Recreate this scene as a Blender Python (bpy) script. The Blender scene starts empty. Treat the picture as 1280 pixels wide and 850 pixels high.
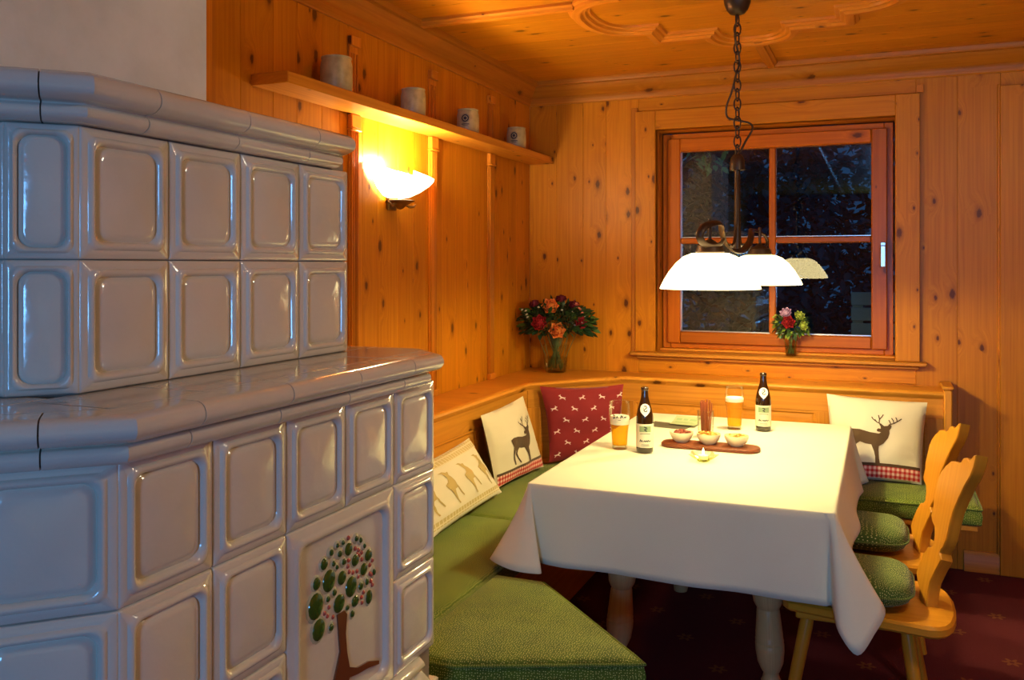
import bpy, bmesh, math, random
from mathutils import Vector, Matrix, noise as mnoise
random.seed(7)
PI = math.pi
scn = bpy.context.scene
COL = scn.collection
R = math.radians

# ------------------------------------------------------------------ mesh builder
class MB:
    """collects faces; build() links them as ONE mesh object"""
    def __init__(s):
        s.v = []; s.f = []; s.uv = []; s.r = []; s.mi = []
    def add(s, verts, faces, g=(0, 0, 1), rnd=None, uvs=None, mi=0, off=(0, 0)):
        b = len(s.v)
        s.v += [Vector(p) for p in verts]
        if rnd is None: rnd = random.random()
        g = Vector(g)
        for k, fc in enumerate(faces):
            pts = [Vector(verts[i]) for i in fc]
            if uvs is not None:
                uv = uvs[k]
            else:
                n = Vector((0, 0, 0))
                for i in range(1, len(pts) - 1): n += (pts[i] - pts[0]).cross(pts[i + 1] - pts[0])
                n = n.normalized() if n.length > 1e-12 else Vector((0, 0, 1))
                if abs(n.dot(g)) > .9:
                    a = Vector((1, 0, 0)) if abs(n.x) < .8 else Vector((0, 1, 0))
                    c = n.cross(a)
                    uv = [(p.dot(a), p.dot(c)) for p in pts]
                else:
                    c = n.cross(g).normalized()
                    uv = [(p.dot(g), p.dot(c)) for p in pts]
            s.f.append([b + i for i in fc]); s.uv.append(uv); s.r.append(rnd); s.mi.append(mi)
        return s
    def box(s, a, b, g=(0, 0, 1), bev=.003, M=None, rnd=None, mi=0):
        lo = Vector((min(a[0], b[0]), min(a[1], b[1]), min(a[2], b[2])))
        hi = Vector((max(a[0], b[0]), max(a[1], b[1]), max(a[2], b[2])))
        bev = min(bev, .45 * min(hi - lo))
        vs = []; ix = {}
        for i in (0, 1):
            for j in (0, 1):
                for k in (0, 1):
                    for ax in range(3):
                        p = [(lo, hi)[i].x, (lo, hi)[j].y, (lo, hi)[k].z]
                        for q in range(3):
                            if q != ax: p[q] += bev * (1 - 2 * (i, j, k)[q])
                        ix[(i, j, k, ax)] = len(vs); vs.append(Vector(p))
        fs = []
        def I(c, ax): return ix[(c[0], c[1], c[2], ax)]
        for ax in range(3):
            o1, o2 = (ax + 1) % 3, (ax + 2) % 3
            for sgn in (0, 1):
                q = []
                for u, w in ((0, 0), (1, 0), (1, 1), (0, 1)):
                    c = [0, 0, 0]; c[ax] = sgn; c[o1] = u; c[o2] = w
                    q.append(I(c, ax))
                fs.append(q if sgn else q[::-1])
            for u in (0, 1):
                for w in (0, 1):
                    c0 = [0, 0, 0]; c0[o1] = u; c0[o2] = w; c1 = list(c0); c1[ax] = 1
                    q = [I(c0, o1), I(c1, o1), I(c1, o2), I(c0, o2)]
                    fs.append(q if (u == w) else q[::-1])
        for i in (0, 1):
            for j in (0, 1):
                for k in (0, 1):
                    q = [I((i, j, k), 0), I((i, j, k), 1), I((i, j, k), 2)]
                    fs.append(q if (i + j + k) % 2 else q[::-1])
        if M is not None:
            # texture coordinates from the unrotated box
            uvm = MB(); uvm.add(vs, fs, g, rnd=0)
            s.add([M @ p for p in vs], fs, rnd=rnd, uvs=uvm.uv, mi=mi)
        else:
            s.add(vs, fs, g, rnd=rnd, mi=mi)
        return s
    def lathe(s, prof, c=(0, 0, 0), seg=32, a0=0, a1=2 * PI, sx=1, sy=1, M=None, mi=0, rnd=None):
        full = abs(a1 - a0 - 2 * PI) < 1e-6
        n = seg if full else seg + 1
        vs = []; fs = []; uv = []
        for r, z in prof:
            for k in range(n):
                a = a0 + (a1 - a0) * k / seg
                p = Vector((r * math.cos(a) * sx, r * math.sin(a) * sy, z))
                if M is not None: p = M @ p
                vs.append(p + Vector(c))
        L = 0
        for i in range(len(prof) - 1):
            L2 = L + math.hypot(prof[i + 1][0] - prof[i][0], prof[i + 1][1] - prof[i][1])
            for k in range(seg):
                k2 = (k + 1) % n
                fs.append([i * n + k, i * n + k2, (i + 1) * n + k2, (i + 1) * n + k])
                u0, u1 = k / seg, (k + 1) / seg
                uv.append([(L, u0), (L, u1), (L2, u1), (L2, u0)])
            L = L2
        s.add(vs, fs, uvs=uv, mi=mi, rnd=rnd)
        return s
    def tube(s, pts, r, seg=8, closed=False, mi=0, rnd=None, flat=1.0):
        pts = [Vector(p) for p in pts]; n = len(pts)
        rr = r if isinstance(r, (list, tuple)) else [r] * n
        vs = []; fs = []; uv = []
        up = None; L = 0; Ls = []
        for i, p in enumerate(pts):
            if closed: t = pts[(i + 1) % n] - pts[i - 1]
            else: t = pts[min(i + 1, n - 1)] - pts[max(i - 1, 0)]
            t = t.normalized() if t.length > 1e-9 else Vector((0, 0, 1))
            if up is None:
                up = Vector((0, 0, 1)) if abs(t.z) < .9 else Vector((1, 0, 0))
            a = (up - t * up.dot(t)).normalized(); b = t.cross(a); up = a
            if i: L += (p - pts[i - 1]).length
            Ls.append(L)
            for k in range(seg):
                an = 2 * PI * k / seg
                vs.append(p + a * rr[i] * math.cos(an) + b * rr[i] * flat * math.sin(an))
        m = n if closed else n - 1
        for i in range(m):
            j = (i + 1) % n
            for k in range(seg):
                k2 = (k + 1) % seg
                fs.append([i * seg + k, i * seg + k2, j * seg + k2, j * seg + k])
                u1 = Ls[j] if j > i else Ls[i] + .02
                uv.append([(Ls[i], k / seg * .1), (Ls[i], (k + 1) / seg * .1), (u1, (k + 1) / seg * .1), (u1, k / seg * .1)])
        if not closed:
            fs.append(list(range(seg))[::-1]); uv.append([(0, 0)] * seg)
            fs.append([(n - 1) * seg + k for k in range(seg)]); uv.append([(0, 0)] * seg)
        s.add(vs, fs, uvs=uv, mi=mi, rnd=rnd)
        return s
    def prism(s, poly, z0, z1, g=(1, 0, 0), M=None, bev=0, mi=0, rnd=None):
        """polygon (ccw, xy) extruded z0..z1, optional small edge chamfer by inset"""
        n = len(poly)
        rings = [(0, z0), (0, z1)] if not bev else [(bev, z0), (0, z0 + bev), (0, z1 - bev), (bev, z1)]
        vs = []
        for ins, z in rings:
            for p in (inset_poly(poly, ins) if ins else poly): vs.append(Vector((p[0], p[1], z)))
        fs = [list(range(n))[::-1], [(len(rings) - 1) * n + k for k in range(n)]]
        for i in range(len(rings) - 1):
            for k in range(n):
                k2 = (k + 1) % n
                fs.append([i * n + k, i * n + k2, (i + 1) * n + k2, (i + 1) * n + k])
        if M is not None:
            u = MB(); u.add(vs, fs, g, rnd=0)
            s.add([M @ p for p in vs], fs, uvs=u.uv, mi=mi, rnd=rnd)
        else:
            s.add(vs, fs, g, mi=mi, rnd=rnd)
        return s
    def sweep(s, path, prof, closed=False, rnd=None, mi=0, caps=True, g=None):
        """profile (outward offset to the LEFT of the path, z) swept along an xy path with mitres"""
        path = [Vector((p[0], p[1])) for p in path]; n = len(path); m = len(prof)
        vs = []; Ls = [0]
        for i in range(1, n): Ls.append(Ls[-1] + (path[i] - path[i - 1]).length)
        for i, p in enumerate(path):
            d1 = (p - path[i - 1]) if (i or closed) else (path[1] - p)
            d2 = (path[(i + 1) % n] - p) if (i < n - 1 or closed) else d1
            if d1.length < 1e-9: d1 = d2
            n1 = Vector((-d1.y, d1.x)).normalized(); n2 = Vector((-d2.y, d2.x)).normalized()
            mm = n1 + n2
            mm = mm / max(.2, mm.dot(n1)) if mm.length > 1e-6 else n1
            for o, z in prof: vs.append(Vector((p.x + mm.x * o, p.y + mm.y * o, z)))
        W = [0]
        for i in range(1, m): W.append(W[-1] + math.hypot(prof[i][0] - prof[i - 1][0], prof[i][1] - prof[i - 1][1]))
        fs = []; uv = []
        for i in range(n if closed else n - 1):
            j = (i + 1) % n
            l0 = Ls[i]; l1 = Ls[j] if j else Ls[i] + (path[0] - path[-1]).length
            for k in range(m - 1):
                fs.append([i * m + k, j * m + k, j * m + k + 1, i * m + k + 1])
                uv.append([(l0, W[k]), (l1, W[k]), (l1, W[k + 1]), (l0, W[k + 1])])
        if caps and not closed:
            fs.append(list(range(m))); uv.append([(o, z) for o, z in prof])
            fs.append([(n - 1) * m + k for k in range(m)][::-1]); uv.append([(o, z) for o, z in prof][::-1])
        s.add(vs, fs, uvs=uv, rnd=rnd, mi=mi)
        return s
    def grid(s, fn, nu, nv, mi=0, rnd=None, closed_u=False, uvfn=None, flip=False):
        vs = []
        for j in range(nv + 1):
            for i in range(nu + (0 if closed_u else 1)):
                vs.append(Vector(fn(i / nu, j / nv)))
        w = nu if closed_u else nu + 1
        fs = []; uv = []
        for j in range(nv):
            for i in range(nu):
                i2 = (i + 1) % w
                q = [j * w + i, j * w + i2, (j + 1) * w + i2, (j + 1) * w + i]
                c = [(i / nu, j / nv), ((i + 1) / nu, j / nv), ((i + 1) / nu, (j + 1) / nv), (i / nu, (j + 1) / nv)]
                if uvfn: c = [uvfn(*t) for t in c]
                if flip: q = q[::-1]; c = c[::-1]
                fs.append(q); uv.append(c)
        s.add(vs, fs, uvs=uv, mi=mi, rnd=rnd)
        return s
    def build(s, name, mats, parent=None, smooth=40, weld=True):
        o3 = Vector((0, 0, 0))
        if parent is not None: o3 = ORG.get(parent.name, o3)
        me = bpy.data.meshes.new(name)
        me.from_pydata([tuple(p - o3) for p in s.v], [], s.f)
        ul = me.uv_layers.new(name='uv')
        flat = [c for f in s.uv for c in f]
        ul.data.foreach_set('uv', [x for c in flat for x in c])
        at = me.attributes.new('rnd', 'FLOAT', 'FACE')
        at.data.foreach_set('value', s.r)
        me.polygons.foreach_set('material_index', s.mi)
        if not isinstance(mats, (list, tuple)): mats = [mats]
        for m in mats: me.materials.append(m)
        if weld:
            bm = bmesh.new(); bm.from_mesh(me)
            bmesh.ops.remove_doubles(bm, verts=bm.verts, dist=1e-5)
            bmesh.ops.recalc_face_normals(bm, faces=bm.faces)
            bm.to_mesh(me); bm.free()
        me.polygons.foreach_set('use_smooth', [True] * len(me.polygons))
        if smooth < 180: me.set_sharp_from_angle(angle=R(smooth))
        me.update()
        ob = bpy.data.objects.new(name, me)
        COL.objects.link(ob)
        if parent is not None:
            ob.parent = parent; ORG[ob.name] = o3
        return ob
ORG = {}

def inset_poly(poly, d):
    n = len(poly); out = []
    for i in range(n):
        p0 = Vector(poly[i - 1]); p = Vector(poly[i]); p2 = Vector(poly[(i + 1) % n])
        a = (p - p0).normalized(); b = (p2 - p).normalized()
        na = Vector((-a.y, a.x)); nb = Vector((-b.y, b.x))
        m = na + nb; m = m / max(.25, m.dot(na))
        out.append((p.x + m.x * d, p.y + m.y * d))
    return out

def thing(name, label, cat, loc=(0, 0, 0), group=None):
    o = bpy.data.objects.new(name, None); COL.objects.link(o)
    o.empty_display_size = .05
    o.location = loc; ORG[o.name] = Vector(loc)
    return tag(o, label, cat, group)
def tag(o, label=None, cat=None, group=None, kind=None):
    if label: o['label'] = label
    if cat: o['category'] = cat
    if group: o['group'] = group
    if kind: o['kind'] = kind
    return o
def struct(o): o['kind'] = 'structure'; return o
def copy_tree(o, parent=None):
    c = o.copy(); COL.objects.link(c)
    if parent is not None: c.parent = parent
    for ch in [x for x in o.children]: copy_tree(ch, c)
    return c
def solid(name, mb, mats, label, cat, loc, group=None, smooth=40):
    """a one-mesh thing with its origin at loc"""
    o3 = Vector(loc)
    mb.v = [p - o3 for p in mb.v]
    o = mb.build(name, mats, None, smooth); o.location = loc
    return tag(o, label, cat, group)

# ------------------------------------------------------------------ materials
class NT:
    def __init__(s, name):
        s.m = bpy.data.materials.new(name); s.m.use_nodes = True
        s.t = s.m.node_tree; s.t.nodes.clear()
        s.out = s.n('ShaderNodeOutputMaterial')
    def n(s, typ, **kw):
        nd = s.t.nodes.new(typ)
        for k, v in kw.items(): setattr(nd, k, v)
        return nd
    def l(s, a, b): s.t.links.new(a, b)
    def val(s, sock, v):
        if hasattr(v, 'node'): s.l(v, sock)
        else: sock.default_value = v
    def math(s, op, a, b=0.0, c=None, clamp=False):
        nd = s.n('ShaderNodeMath', operation=op); nd.use_clamp = clamp
        s.val(nd.inputs[0], a); s.val(nd.inputs[1], b)
        if c is not None: s.val(nd.inputs[2], c)
        return nd.outputs[0]
    def mix(s, f, a, b, mode='MIX'):
        nd = s.n('ShaderNodeMix', data_type='RGBA', blend_type=mode)
        s.val(nd.inputs[0], f)
        s.val(nd.inputs[6], a if hasattr(a, 'node') else (*a, 1)); s.val(nd.inputs[7], b if hasattr(b, 'node') else (*b, 1))
        return nd.outputs[2]
    def step(s, x, a, b):
        nd = s.n('ShaderNodeMapRange', interpolation_type='SMOOTHSTEP')
        s.val(nd.inputs[0], x); nd.inputs[1].default_value = a; nd.inputs[2].default_value = b
        nd.inputs[3].default_value = 0; nd.inputs[4].default_value = 1
        return nd.outputs[0]
    def vec(s, x, y, z=0.0):
        nd = s.n('ShaderNodeCombineXYZ')
        s.val(nd.inputs[0], x); s.val(nd.inputs[1], y); s.val(nd.inputs[2], z)
        return nd.outputs[0]
    def uv(s):
        u = s.n('ShaderNodeUVMap'); u.uv_map = 'uv'
        sp = s.n('ShaderNodeSeparateXYZ'); s.l(u.outputs[0], sp.inputs[0])
        return sp.outputs[0], sp.outputs[1]
    def rnd(s):
        a = s.n('ShaderNodeAttribute'); a.attribute_name = 'rnd'; a.attribute_type = 'GEOMETRY'
        return a.outputs['Fac']
    def noise(s, vec, scale=1, detail=2, rough=.5, dist=0):
        nd = s.n('ShaderNodeTexNoise'); s.l(vec, nd.inputs['Vector'])
        nd.inputs['Scale'].default_value = scale; nd.inputs['Detail'].default_value = detail
        nd.inputs['Roughness'].default_value = rough; nd.inputs['Distortion'].default_value = dist
        return nd.outputs['Fac']
    def obj(s):
        return s.n('ShaderNodeTexCoord').outputs['Object']
    def bump(s, h, strength=.2, dist=.002):
        nd = s.n('ShaderNodeBump'); nd.inputs['Strength'].default_value = strength; nd.inputs['Distance'].default_value = dist
        s.l(h, nd.inputs['Height']); return nd.outputs[0]
    def pbr(s, col, rough=.5, normal=None, **kw):
        b = s.n('ShaderNodeBsdfPrincipled')
        s.val(b.inputs['Base Color'], col if hasattr(col, 'node') else (*col, 1))
        s.val(b.inputs['Roughness'], rough)
        if normal is not None: s.l(normal, b.inputs['Normal'])
        for k, v in kw.items(): s.val(b.inputs[k.replace('_', ' ')], v)
        s.l(b.outputs[0], s.out.inputs[0]); return s.m

def plain(name, col, rough=.5, **kw):
    t = NT(name); return t.pbr(col, rough, **kw)

def pine(name, light, dark, knots=.4, rough=.38, tint=.22, knotcol=(.10, .025, .004)):
    t = NT(name); u, v = t.uv(); r = t.rnd()
    o1 = t.math('MULTIPLY', r, 37.0); o2 = t.math('MULTIPLY', r, 91.0)
    uu = t.math('ADD', u, o1); vv = t.math('ADD', v, o2)
    kv = t.vec(t.math('MULTIPLY', uu, 4.6), t.math('MULTIPLY', vv, 8.5))
    vo = t.n('ShaderNodeTexVoronoi', feature='F1', voronoi_dimensions='2D'); t.l(kv, vo.inputs['Vector'])
    vo.inputs['Scale'].default_value = 1
    sp = t.n('ShaderNodeSeparateColor'); t.l(vo.outputs['Color'], sp.inputs[0])
    rad = t.math('MULTIPLY_ADD', t.math('POWER', sp.outputs[1], 2.0), .10, .030)
    has = t.math('LESS_THAN', sp.outputs[0], knots)
    d = t.math('DIVIDE', vo.outputs['Distance'], rad)
    wob = t.noise(t.vec(t.math('MULTIPLY', uu, 60), t.math('MULTIPLY', vv, 110)), 1, 1)
    d = t.math('ADD', d, t.math('MULTIPLY_ADD', wob, .8, -.4))
    core = t.math('MULTIPLY', t.math('SUBTRACT', 1.0, t.step(d, .6, 1.25)), has)
    halo = t.math('MULTIPLY', t.math('SUBTRACT', 1.0, t.step(d, .9, 2.6)), has)
    near = t.math('MULTIPLY', t.math('SUBTRACT', 1.0, t.step(d, 1.0, 6.0)), has)
    # grain bends round the knots
    bend = t.math('MULTIPLY_ADD', near, .5, 0.0)
    streak = t.noise(t.vec(t.math('MULTIPLY', uu, 1.4), t.math('MULTIPLY_ADD', vv, 75.0, t.math('MULTIPLY', bend, 6.0))), 1, 4, .6, .15)
    band = t.noise(t.vec(t.math('MULTIPLY', uu, .45), t.math('MULTIPLY_ADD', vv, 5.0, bend)), 1, 2, .5, .2)
    ring = t.math('MULTIPLY_ADD', t.math('SINE', t.math('MULTIPLY', band, 70.0)), .5, .5)
    f = t.math('ADD', t.math('MULTIPLY', t.step(streak, .32, .72), .55), t.math('MULTIPLY', t.math('MULTIPLY', ring, ring), .16), clamp=True)
    c = t.mix(f, light, dark)
    tn = t.math('MULTIPLY_ADD', t.math('FRACT', t.math('MULTIPLY', r, 7.77)), tint * 2, 1 - tint)
    big = t.noise(t.vec(t.math('MULTIPLY', uu, .8), t.math('MULTIPLY', vv, 2.2)), 1, 2)
    tn = t.math('MULTIPLY', tn, t.math('MULTIPLY_ADD', big, .5, .75))
    c = t.mix(1.0, c, t.vec(tn, tn, tn), 'MULTIPLY')
    c = t.mix(t.math('MULTIPLY', halo, .5), c, t.mix(.5, dark, knotcol))
    c = t.mix(t.math('MULTIPLY', core, .93), c, knotcol)
    return t.pbr(c, rough, t.bump(streak, .12, .0015), Specular_IOR_Level=.18)

W_WALL = pine('pine_wall', (.60, .215, .008), (.41, .118, .003), .55, .38, .11)
W_BENCH = pine('pine_bench', (.66, .27, .030), (.47, .16, .012), .28)
W_CEIL = pine('pine_ceiling', (.58, .21, .008), (.42, .124, .004), .45, .38, .12)
W_TRIM = pine('pine_trim', (.58, .20, .016), (.42, .12, .007), .15)
W_SASH = pine('larch_window', (.52, .135, .008), (.36, .078, .004), .04, .3)
W_CHAIR = pine('chair_wood', (.68, .29, .022), (.56, .20, .012), .0, .32, .08)
W_LEG = pine('table_leg_wood', (.64, .40, .17), (.50, .27, .10), .0, .35, .08)
W_DARK = pine('walnut_board', (.16, .045, .016), (.08, .02, .008), .0, .4, .15)
W_FLOOR = plain('oak_dark', (.10, .03, .015), .5)
W_OLD = plain('grey_boards', (.45, .62, .50), .8)

def glaze(name, col, bmp=.30):
    t = NT(name); o = t.obj()
    n1 = t.noise(o, 9, 2); n2 = t.noise(o, 60, 2)
    h = t.math('ADD', n1, t.math('MULTIPLY', n2, .12))
    f = t.noise(o, 3.0, 3)
    c = t.mix(t.step(f, .3, .7), col, tuple(x * .86 for x in col))
    return t.pbr(c, .13, t.bump(h, bmp, .012), Coat_Weight=.5, Coat_Roughness=.05)
GLAZE = glaze('stove_glaze', (.74, .70, .61))
GLAZE_TOP = glaze('ledge_glaze', (.60, .55, .48), .06)
GROUT = plain('grout', (.28, .25, .22), .8)

def plaster():
    t = NT('plaster'); o = t.obj()
    n1 = t.noise(o, 5, 5, .6); n2 = t.noise(o, 40, 3)
    c = t.mix(t.step(n1, .3, .75), (.80, .79, .70), (.68, .67, .58))
    return t.pbr(c, .85, t.bump(t.math('ADD', n1, t.math('MULTIPLY', n2, .2)), .4, .01))
PLASTER = plaster()

def carpet():
    t = NT('carpet'); o = t.obj()
    sp = t.n('ShaderNodeSeparateXYZ'); t.l(o, sp.inputs[0])
    x, y = sp.outputs[0], sp.outputs[1]
    # staggered small gold motifs
    row = t.math('FLOOR', t.math('DIVIDE', y, .24))
    xs = t.math('ADD', t.math('DIVIDE', x, .34), t.math('MULTIPLY', t.math('MODULO', row, 2.0), .5))
    fx = t.math('MULTIPLY', t.math('SUBTRACT', t.math('FRACT', xs), .5), .34)
    fy = t.math('MULTIPLY', t.math('SUBTRACT', t.math('FRACT', t.math('DIVIDE', y, .24)), .5), .24)
    rr = t.math('SQRT', t.math('ADD', t.math('MULTIPLY', fx, fx), t.math('MULTIPLY', fy, fy)))
    an = t.math('ARCTAN2', fy, fx)
    pet = t.math('MULTIPLY_ADD', t.math('COSINE', t.math('MULTIPLY', an, 6.0)), .010, .026)
    mot = t.math('MULTIPLY', t.math('LESS_THAN', rr, pet), t.math('GREATER_THAN', rr, .009))
    n = t.noise(o, 260, 2); n2 = t.noise(o, 3, 3)
    c = t.mix(n2, (.15, .006, .014), (.10, .004, .011))
    c = t.mix(mot, c, (.26, .085, .02))
    c = t.mix(t.math('MULTIPLY', n, .5), c, (.04, .004, .006))
    return t.pbr(c, .95, t.bump(n, .6, .004))
CARPET = carpet()

def upholstery(name, base, dark, dot, scale=34, thr=.11):
    t = NT(name); u, v = t.uv()
    vec = t.vec(t.math('MULTIPLY', u, scale), t.math('MULTIPLY', v, scale))
    vo = t.n('ShaderNodeTexVoronoi', feature='F1', voronoi_dimensions='2D'); t.l(vec, vo.inputs['Vector'])
    vo.inputs['Randomness'].default_value = .55
    dots = t.math('SUBTRACT', 1.0, t.step(vo.outputs['Distance'], thr * .6, thr * 1.3))
    o = t.obj()
    weave = t.noise(o, 420, 2); mott = t.noise(o, 14, 4, .6)
    c = t.mix(t.step(mott, .3, .7), base, dark)
    c = t.mix(t.math('MULTIPLY', weave, .45), c, tuple(x * .5 for x in base))
    c = t.mix(t.math('MULTIPLY', dots, .95), c, dot)
    return t.pbr(c, .9, t.bump(weave, .3, .002), Sheen_Weight=.12, Sheen_Roughness=.4)
GREEN = upholstery('green_velvet', (.115, .18, .009), (.07, .12, .006), (.85, .85, .25), 30, .155)
GREEN_D = upholstery('green_pad', (.085, .155, .012), (.05, .10, .008), (.85, .85, .28), 34, .155)

def cloth(name, col, sc=500, rough=.85, bumpd=.0015):
    t = NT(name); o = t.obj()
    n = t.noise(o, sc, 2); n2 = t.noise(o, 6, 3)
    c = t.mix(t.math('MULTIPLY', n2, .5), col, tuple(x * .86 for x in col))
    return t.pbr(c, rough, t.bump(n, .3, bumpd), Sheen_Weight=.15)
LINEN = cloth('tablecloth_linen', (.76, .76, .58))
PILLOW = cloth('pillow_linen', (.78, .70, .52), 300)
PILLOW_BACK = cloth('pillow_brown', (.06, .032, .022), 300)
RED = cloth('red_fabric', (.215, .004, .007), 300)
BROWN_PRINT = cloth('brown_print', (.085, .042, .014), 300)
GOLD_PRINT = cloth('gold_print', (.52, .38, .13), 300)
WHITE_PRINT = cloth('white_print', (.80, .62, .55), 300)

def gingham():
    t = NT('red_gingham'); u, v = t.uv()
    a = t.math('GREATER_THAN', t.math('FRACT', t.math('MULTIPLY', u, 45.0)), .5)
    b = t.math('GREATER_THAN', t.math('FRACT', t.math('MULTIPLY', v, 45.0)), .5)
    f = t.math('ADD', t.math('MULTIPLY', t.math('MAXIMUM', a, b), .72), t.math('MULTIPLY', t.math('MULTIPLY', a, b), .28))
    return t.pbr(t.mix(f, (.85, .58, .48), (.52, .006, .006)), .85)
GINGHAM = gingham()
def gold_check():
    t = NT('gold_check'); u, v = t.uv()
    a = t.math('GREATER_THAN', t.math('FRACT', t.math('MULTIPLY', u, 38.0)), .8)
    b = t.math('GREATER_THAN', t.math('FRACT', t.math('MULTIPLY', v, 38.0)), .8)
    f = t.math('MAXIMUM', a, b)
    return t.pbr(t.mix(f, (.58, .45, .20), (.76, .66, .44)), .85)
GOLDCHECK = gold_check()

IRON = plain('dark_iron', (.05, .026, .014), .45, Metallic=.5)
BRONZE = plain('bronze', (.22, .12, .04), .35, Metallic=.8)
STEEL = plain('brushed_metal', (.75, .73, .68), .28, Metallic=.9)
STONE = None
def stoneware():
    t = NT('stoneware'); o = t.obj(); n = t.noise(o, 30, 4)
    return t.pbr(t.mix(t.step(n, .35, .7), (.50, .42, .20), (.38, .31, .14)), .4)
STONE = stoneware()
INK = plain('dark_ink', (.03, .025, .025), .6)
CREAM = plain('cream_ceramic', (.80, .70, .46), .25)
PAPER = plain('label_paper', (.74, .70, .50), .6)
PAPER_W = plain('white_label', (.85, .83, .76), .5)
LABEL_GREEN = plain('label_green', (.24, .34, .17), .6)
WAX = plain('candle_wax', (.85, .80, .68), .5, Subsurface_Weight=.2)
CARD = plain('leaflet_card', (.36, .40, .22), .5)
CARD_D = plain('leaflet_dark', (.10, .09, .06), .5)

def glow(name, col, strength):
    t = NT(name); e = t.n('ShaderNodeEmission')
    e.inputs[0].default_value = (*col, 1); e.inputs[1].default_value = strength
    t.l(e.outputs[0], t.out.inputs[0]); return t.m
def lampglass(name, col, strength):
    """opal glass of a burning lamp: glows, with a glossy skin"""
    t = NT(name)
    return t.pbr((.85, .80, .68), .2, Emission_Color=(*col, 1), Emission_Strength=strength)
SHADE = lampglass('opal_shade', (1, .80, .36), 6.0)
SCONCE_GLASS = lampglass('opal_sconce', (1, .84, .52), 4.0)
BULB = glow('bulb', (1, .82, .55), 12)
FLAME = glow('flame', (1, .75, .40), 9)

def pane():
    t = NT('window_glass')
    tr = t.n('ShaderNodeBsdfTransparent'); tr.inputs[0].default_value = (.93, .95, .95, 1)
    gl = t.n('ShaderNodeBsdfGlossy'); gl.inputs['Roughness'].default_value = .0
    fr = t.n('ShaderNodeFresnel'); fr.inputs[0].default_value = 1.5
    f = t.math('MULTIPLY', fr.outputs[0], 2.0, clamp=True)
    mx = t.n('ShaderNodeMixShader'); t.l(f, mx.inputs[0]); t.l(tr.outputs[0], mx.inputs[1]); t.l(gl.outputs[0], mx.inputs[2])
    t.l(mx.outputs[0], t.out.inputs[0]); return t.m
PANE = pane()
def clear(name, col=(1, 1, 1), ior=1.45):
    t = NT(name); return t.pbr(col, .02, Transmission_Weight=1.0, IOR=ior)
def thinglass(name, col=(.96, .97, .95), k=1.0):
    """thin drinking-glass wall: mostly clear with a fresnel sheen"""
    t = NT(name)
    tr = t.n('ShaderNodeBsdfTransparent'); tr.inputs[0].default_value = (*col, 1)
    gl = t.n('ShaderNodeBsdfGlossy'); gl.inputs['Roughness'].default_value = .03
    lw = t.n('ShaderNodeLayerWeight'); lw.inputs[0].default_value = .25
    f = t.math('MULTIPLY', lw.outputs['Fresnel'], k, clamp=True)
    mx = t.n('ShaderNodeMixShader'); t.l(f, mx.inputs[0]); t.l(tr.outputs[0], mx.inputs[1]); t.l(gl.outputs[0], mx.inputs[2])
    t.l(mx.outputs[0], t.out.inputs[0]); return t.m
GLASS = thinglass('drinking_glass', (.97, .97, .93), .35)
GREENGLASS = thinglass('votive_glass', (.90, .92, .62), .5)
VASEGLASS = thinglass('vase_glass', (.95, .94, .88), .4)
def beer():
    t = NT('beer')
    tr = t.n('ShaderNodeBsdfTransparent'); tr.inputs[0].default_value = (1.0, .76, .12, 1)
    p = t.n('ShaderNodeBsdfPrincipled'); p.inputs['Base Color'].default_value = (.90, .46, .012, 1); p.inputs['Roughness'].default_value = .15
    mx = t.n('ShaderNodeMixShader'); mx.inputs[0].default_value = .32
    t.l(tr.outputs[0], mx.inputs[1]); t.l(p.outputs[0], mx.inputs[2]); t.l(mx.outputs[0], t.out.inputs[0]); return t.m
BEER = beer()
FOAM = plain('beer_foam', (.88, .83, .68), .8, Subsurface_Weight=.1)
BOTTLE = plain('bottle_glass', (.022, .008, .003), .06, Coat_Weight=.6)
LEAF = plain('leaf_dark', (.018, .05, .014), .5)
LEAF_M = plain('leaf_mid', (.06, .13, .02), .5)
LEAF_L = plain('leaf_light', (.20, .30, .03), .5)
STEM = plain('stem_green', (.10, .14, .04), .6)
def petal(name, c1, c2):
    t = NT(name); u, v = t.uv()
    return t.pbr(t.mix(v, c1, c2), .6, Subsurface_Weight=.05)
P_ORANGE = petal('petal_orange', (.80, .13, .01), (.90, .30, .06))
P_RED = petal('petal_red', (.28, .008, .012), (.42, .015, .025))
P_WINE = petal('petal_wine', (.12, .006, .012), (.22, .012, .03))
P_PINK = petal('petal_pink', (.55, .22, .45), (.72, .45, .66))
P_LIME = petal('petal_lime', (.30, .38, .04), (.50, .58, .10))
P_WHITE = petal('petal_white', (.75, .68, .35), (.80, .78, .66))
P_SALMON = petal('petal_salmon', (.65, .12, .06), (.75, .25, .15))
T_GREEN = plain('relief_green', (.035, .095, .012), .15, Coat_Weight=.6)
T_PALE = plain('relief_rim', (.50, .52, .36), .15, Coat_Weight=.5)
T_RED = plain('relief_red', (.50, .10, .07), .15, Coat_Weight=.5)
T_BROWN = plain('relief_brown', (.17, .05, .02), .18, Coat_Weight=.5)
PRETZEL = plain('pretzel', (.32, .07, .012), .4)
NUTS = petal('nuts', (.20, .03, .015), (.32, .08, .03))
CHIPS = petal('chips', (.70, .30, .03), (.80, .50, .10))
PALECHIP = petal('pale_chips', (.72, .52, .12), (.80, .65, .25))

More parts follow.
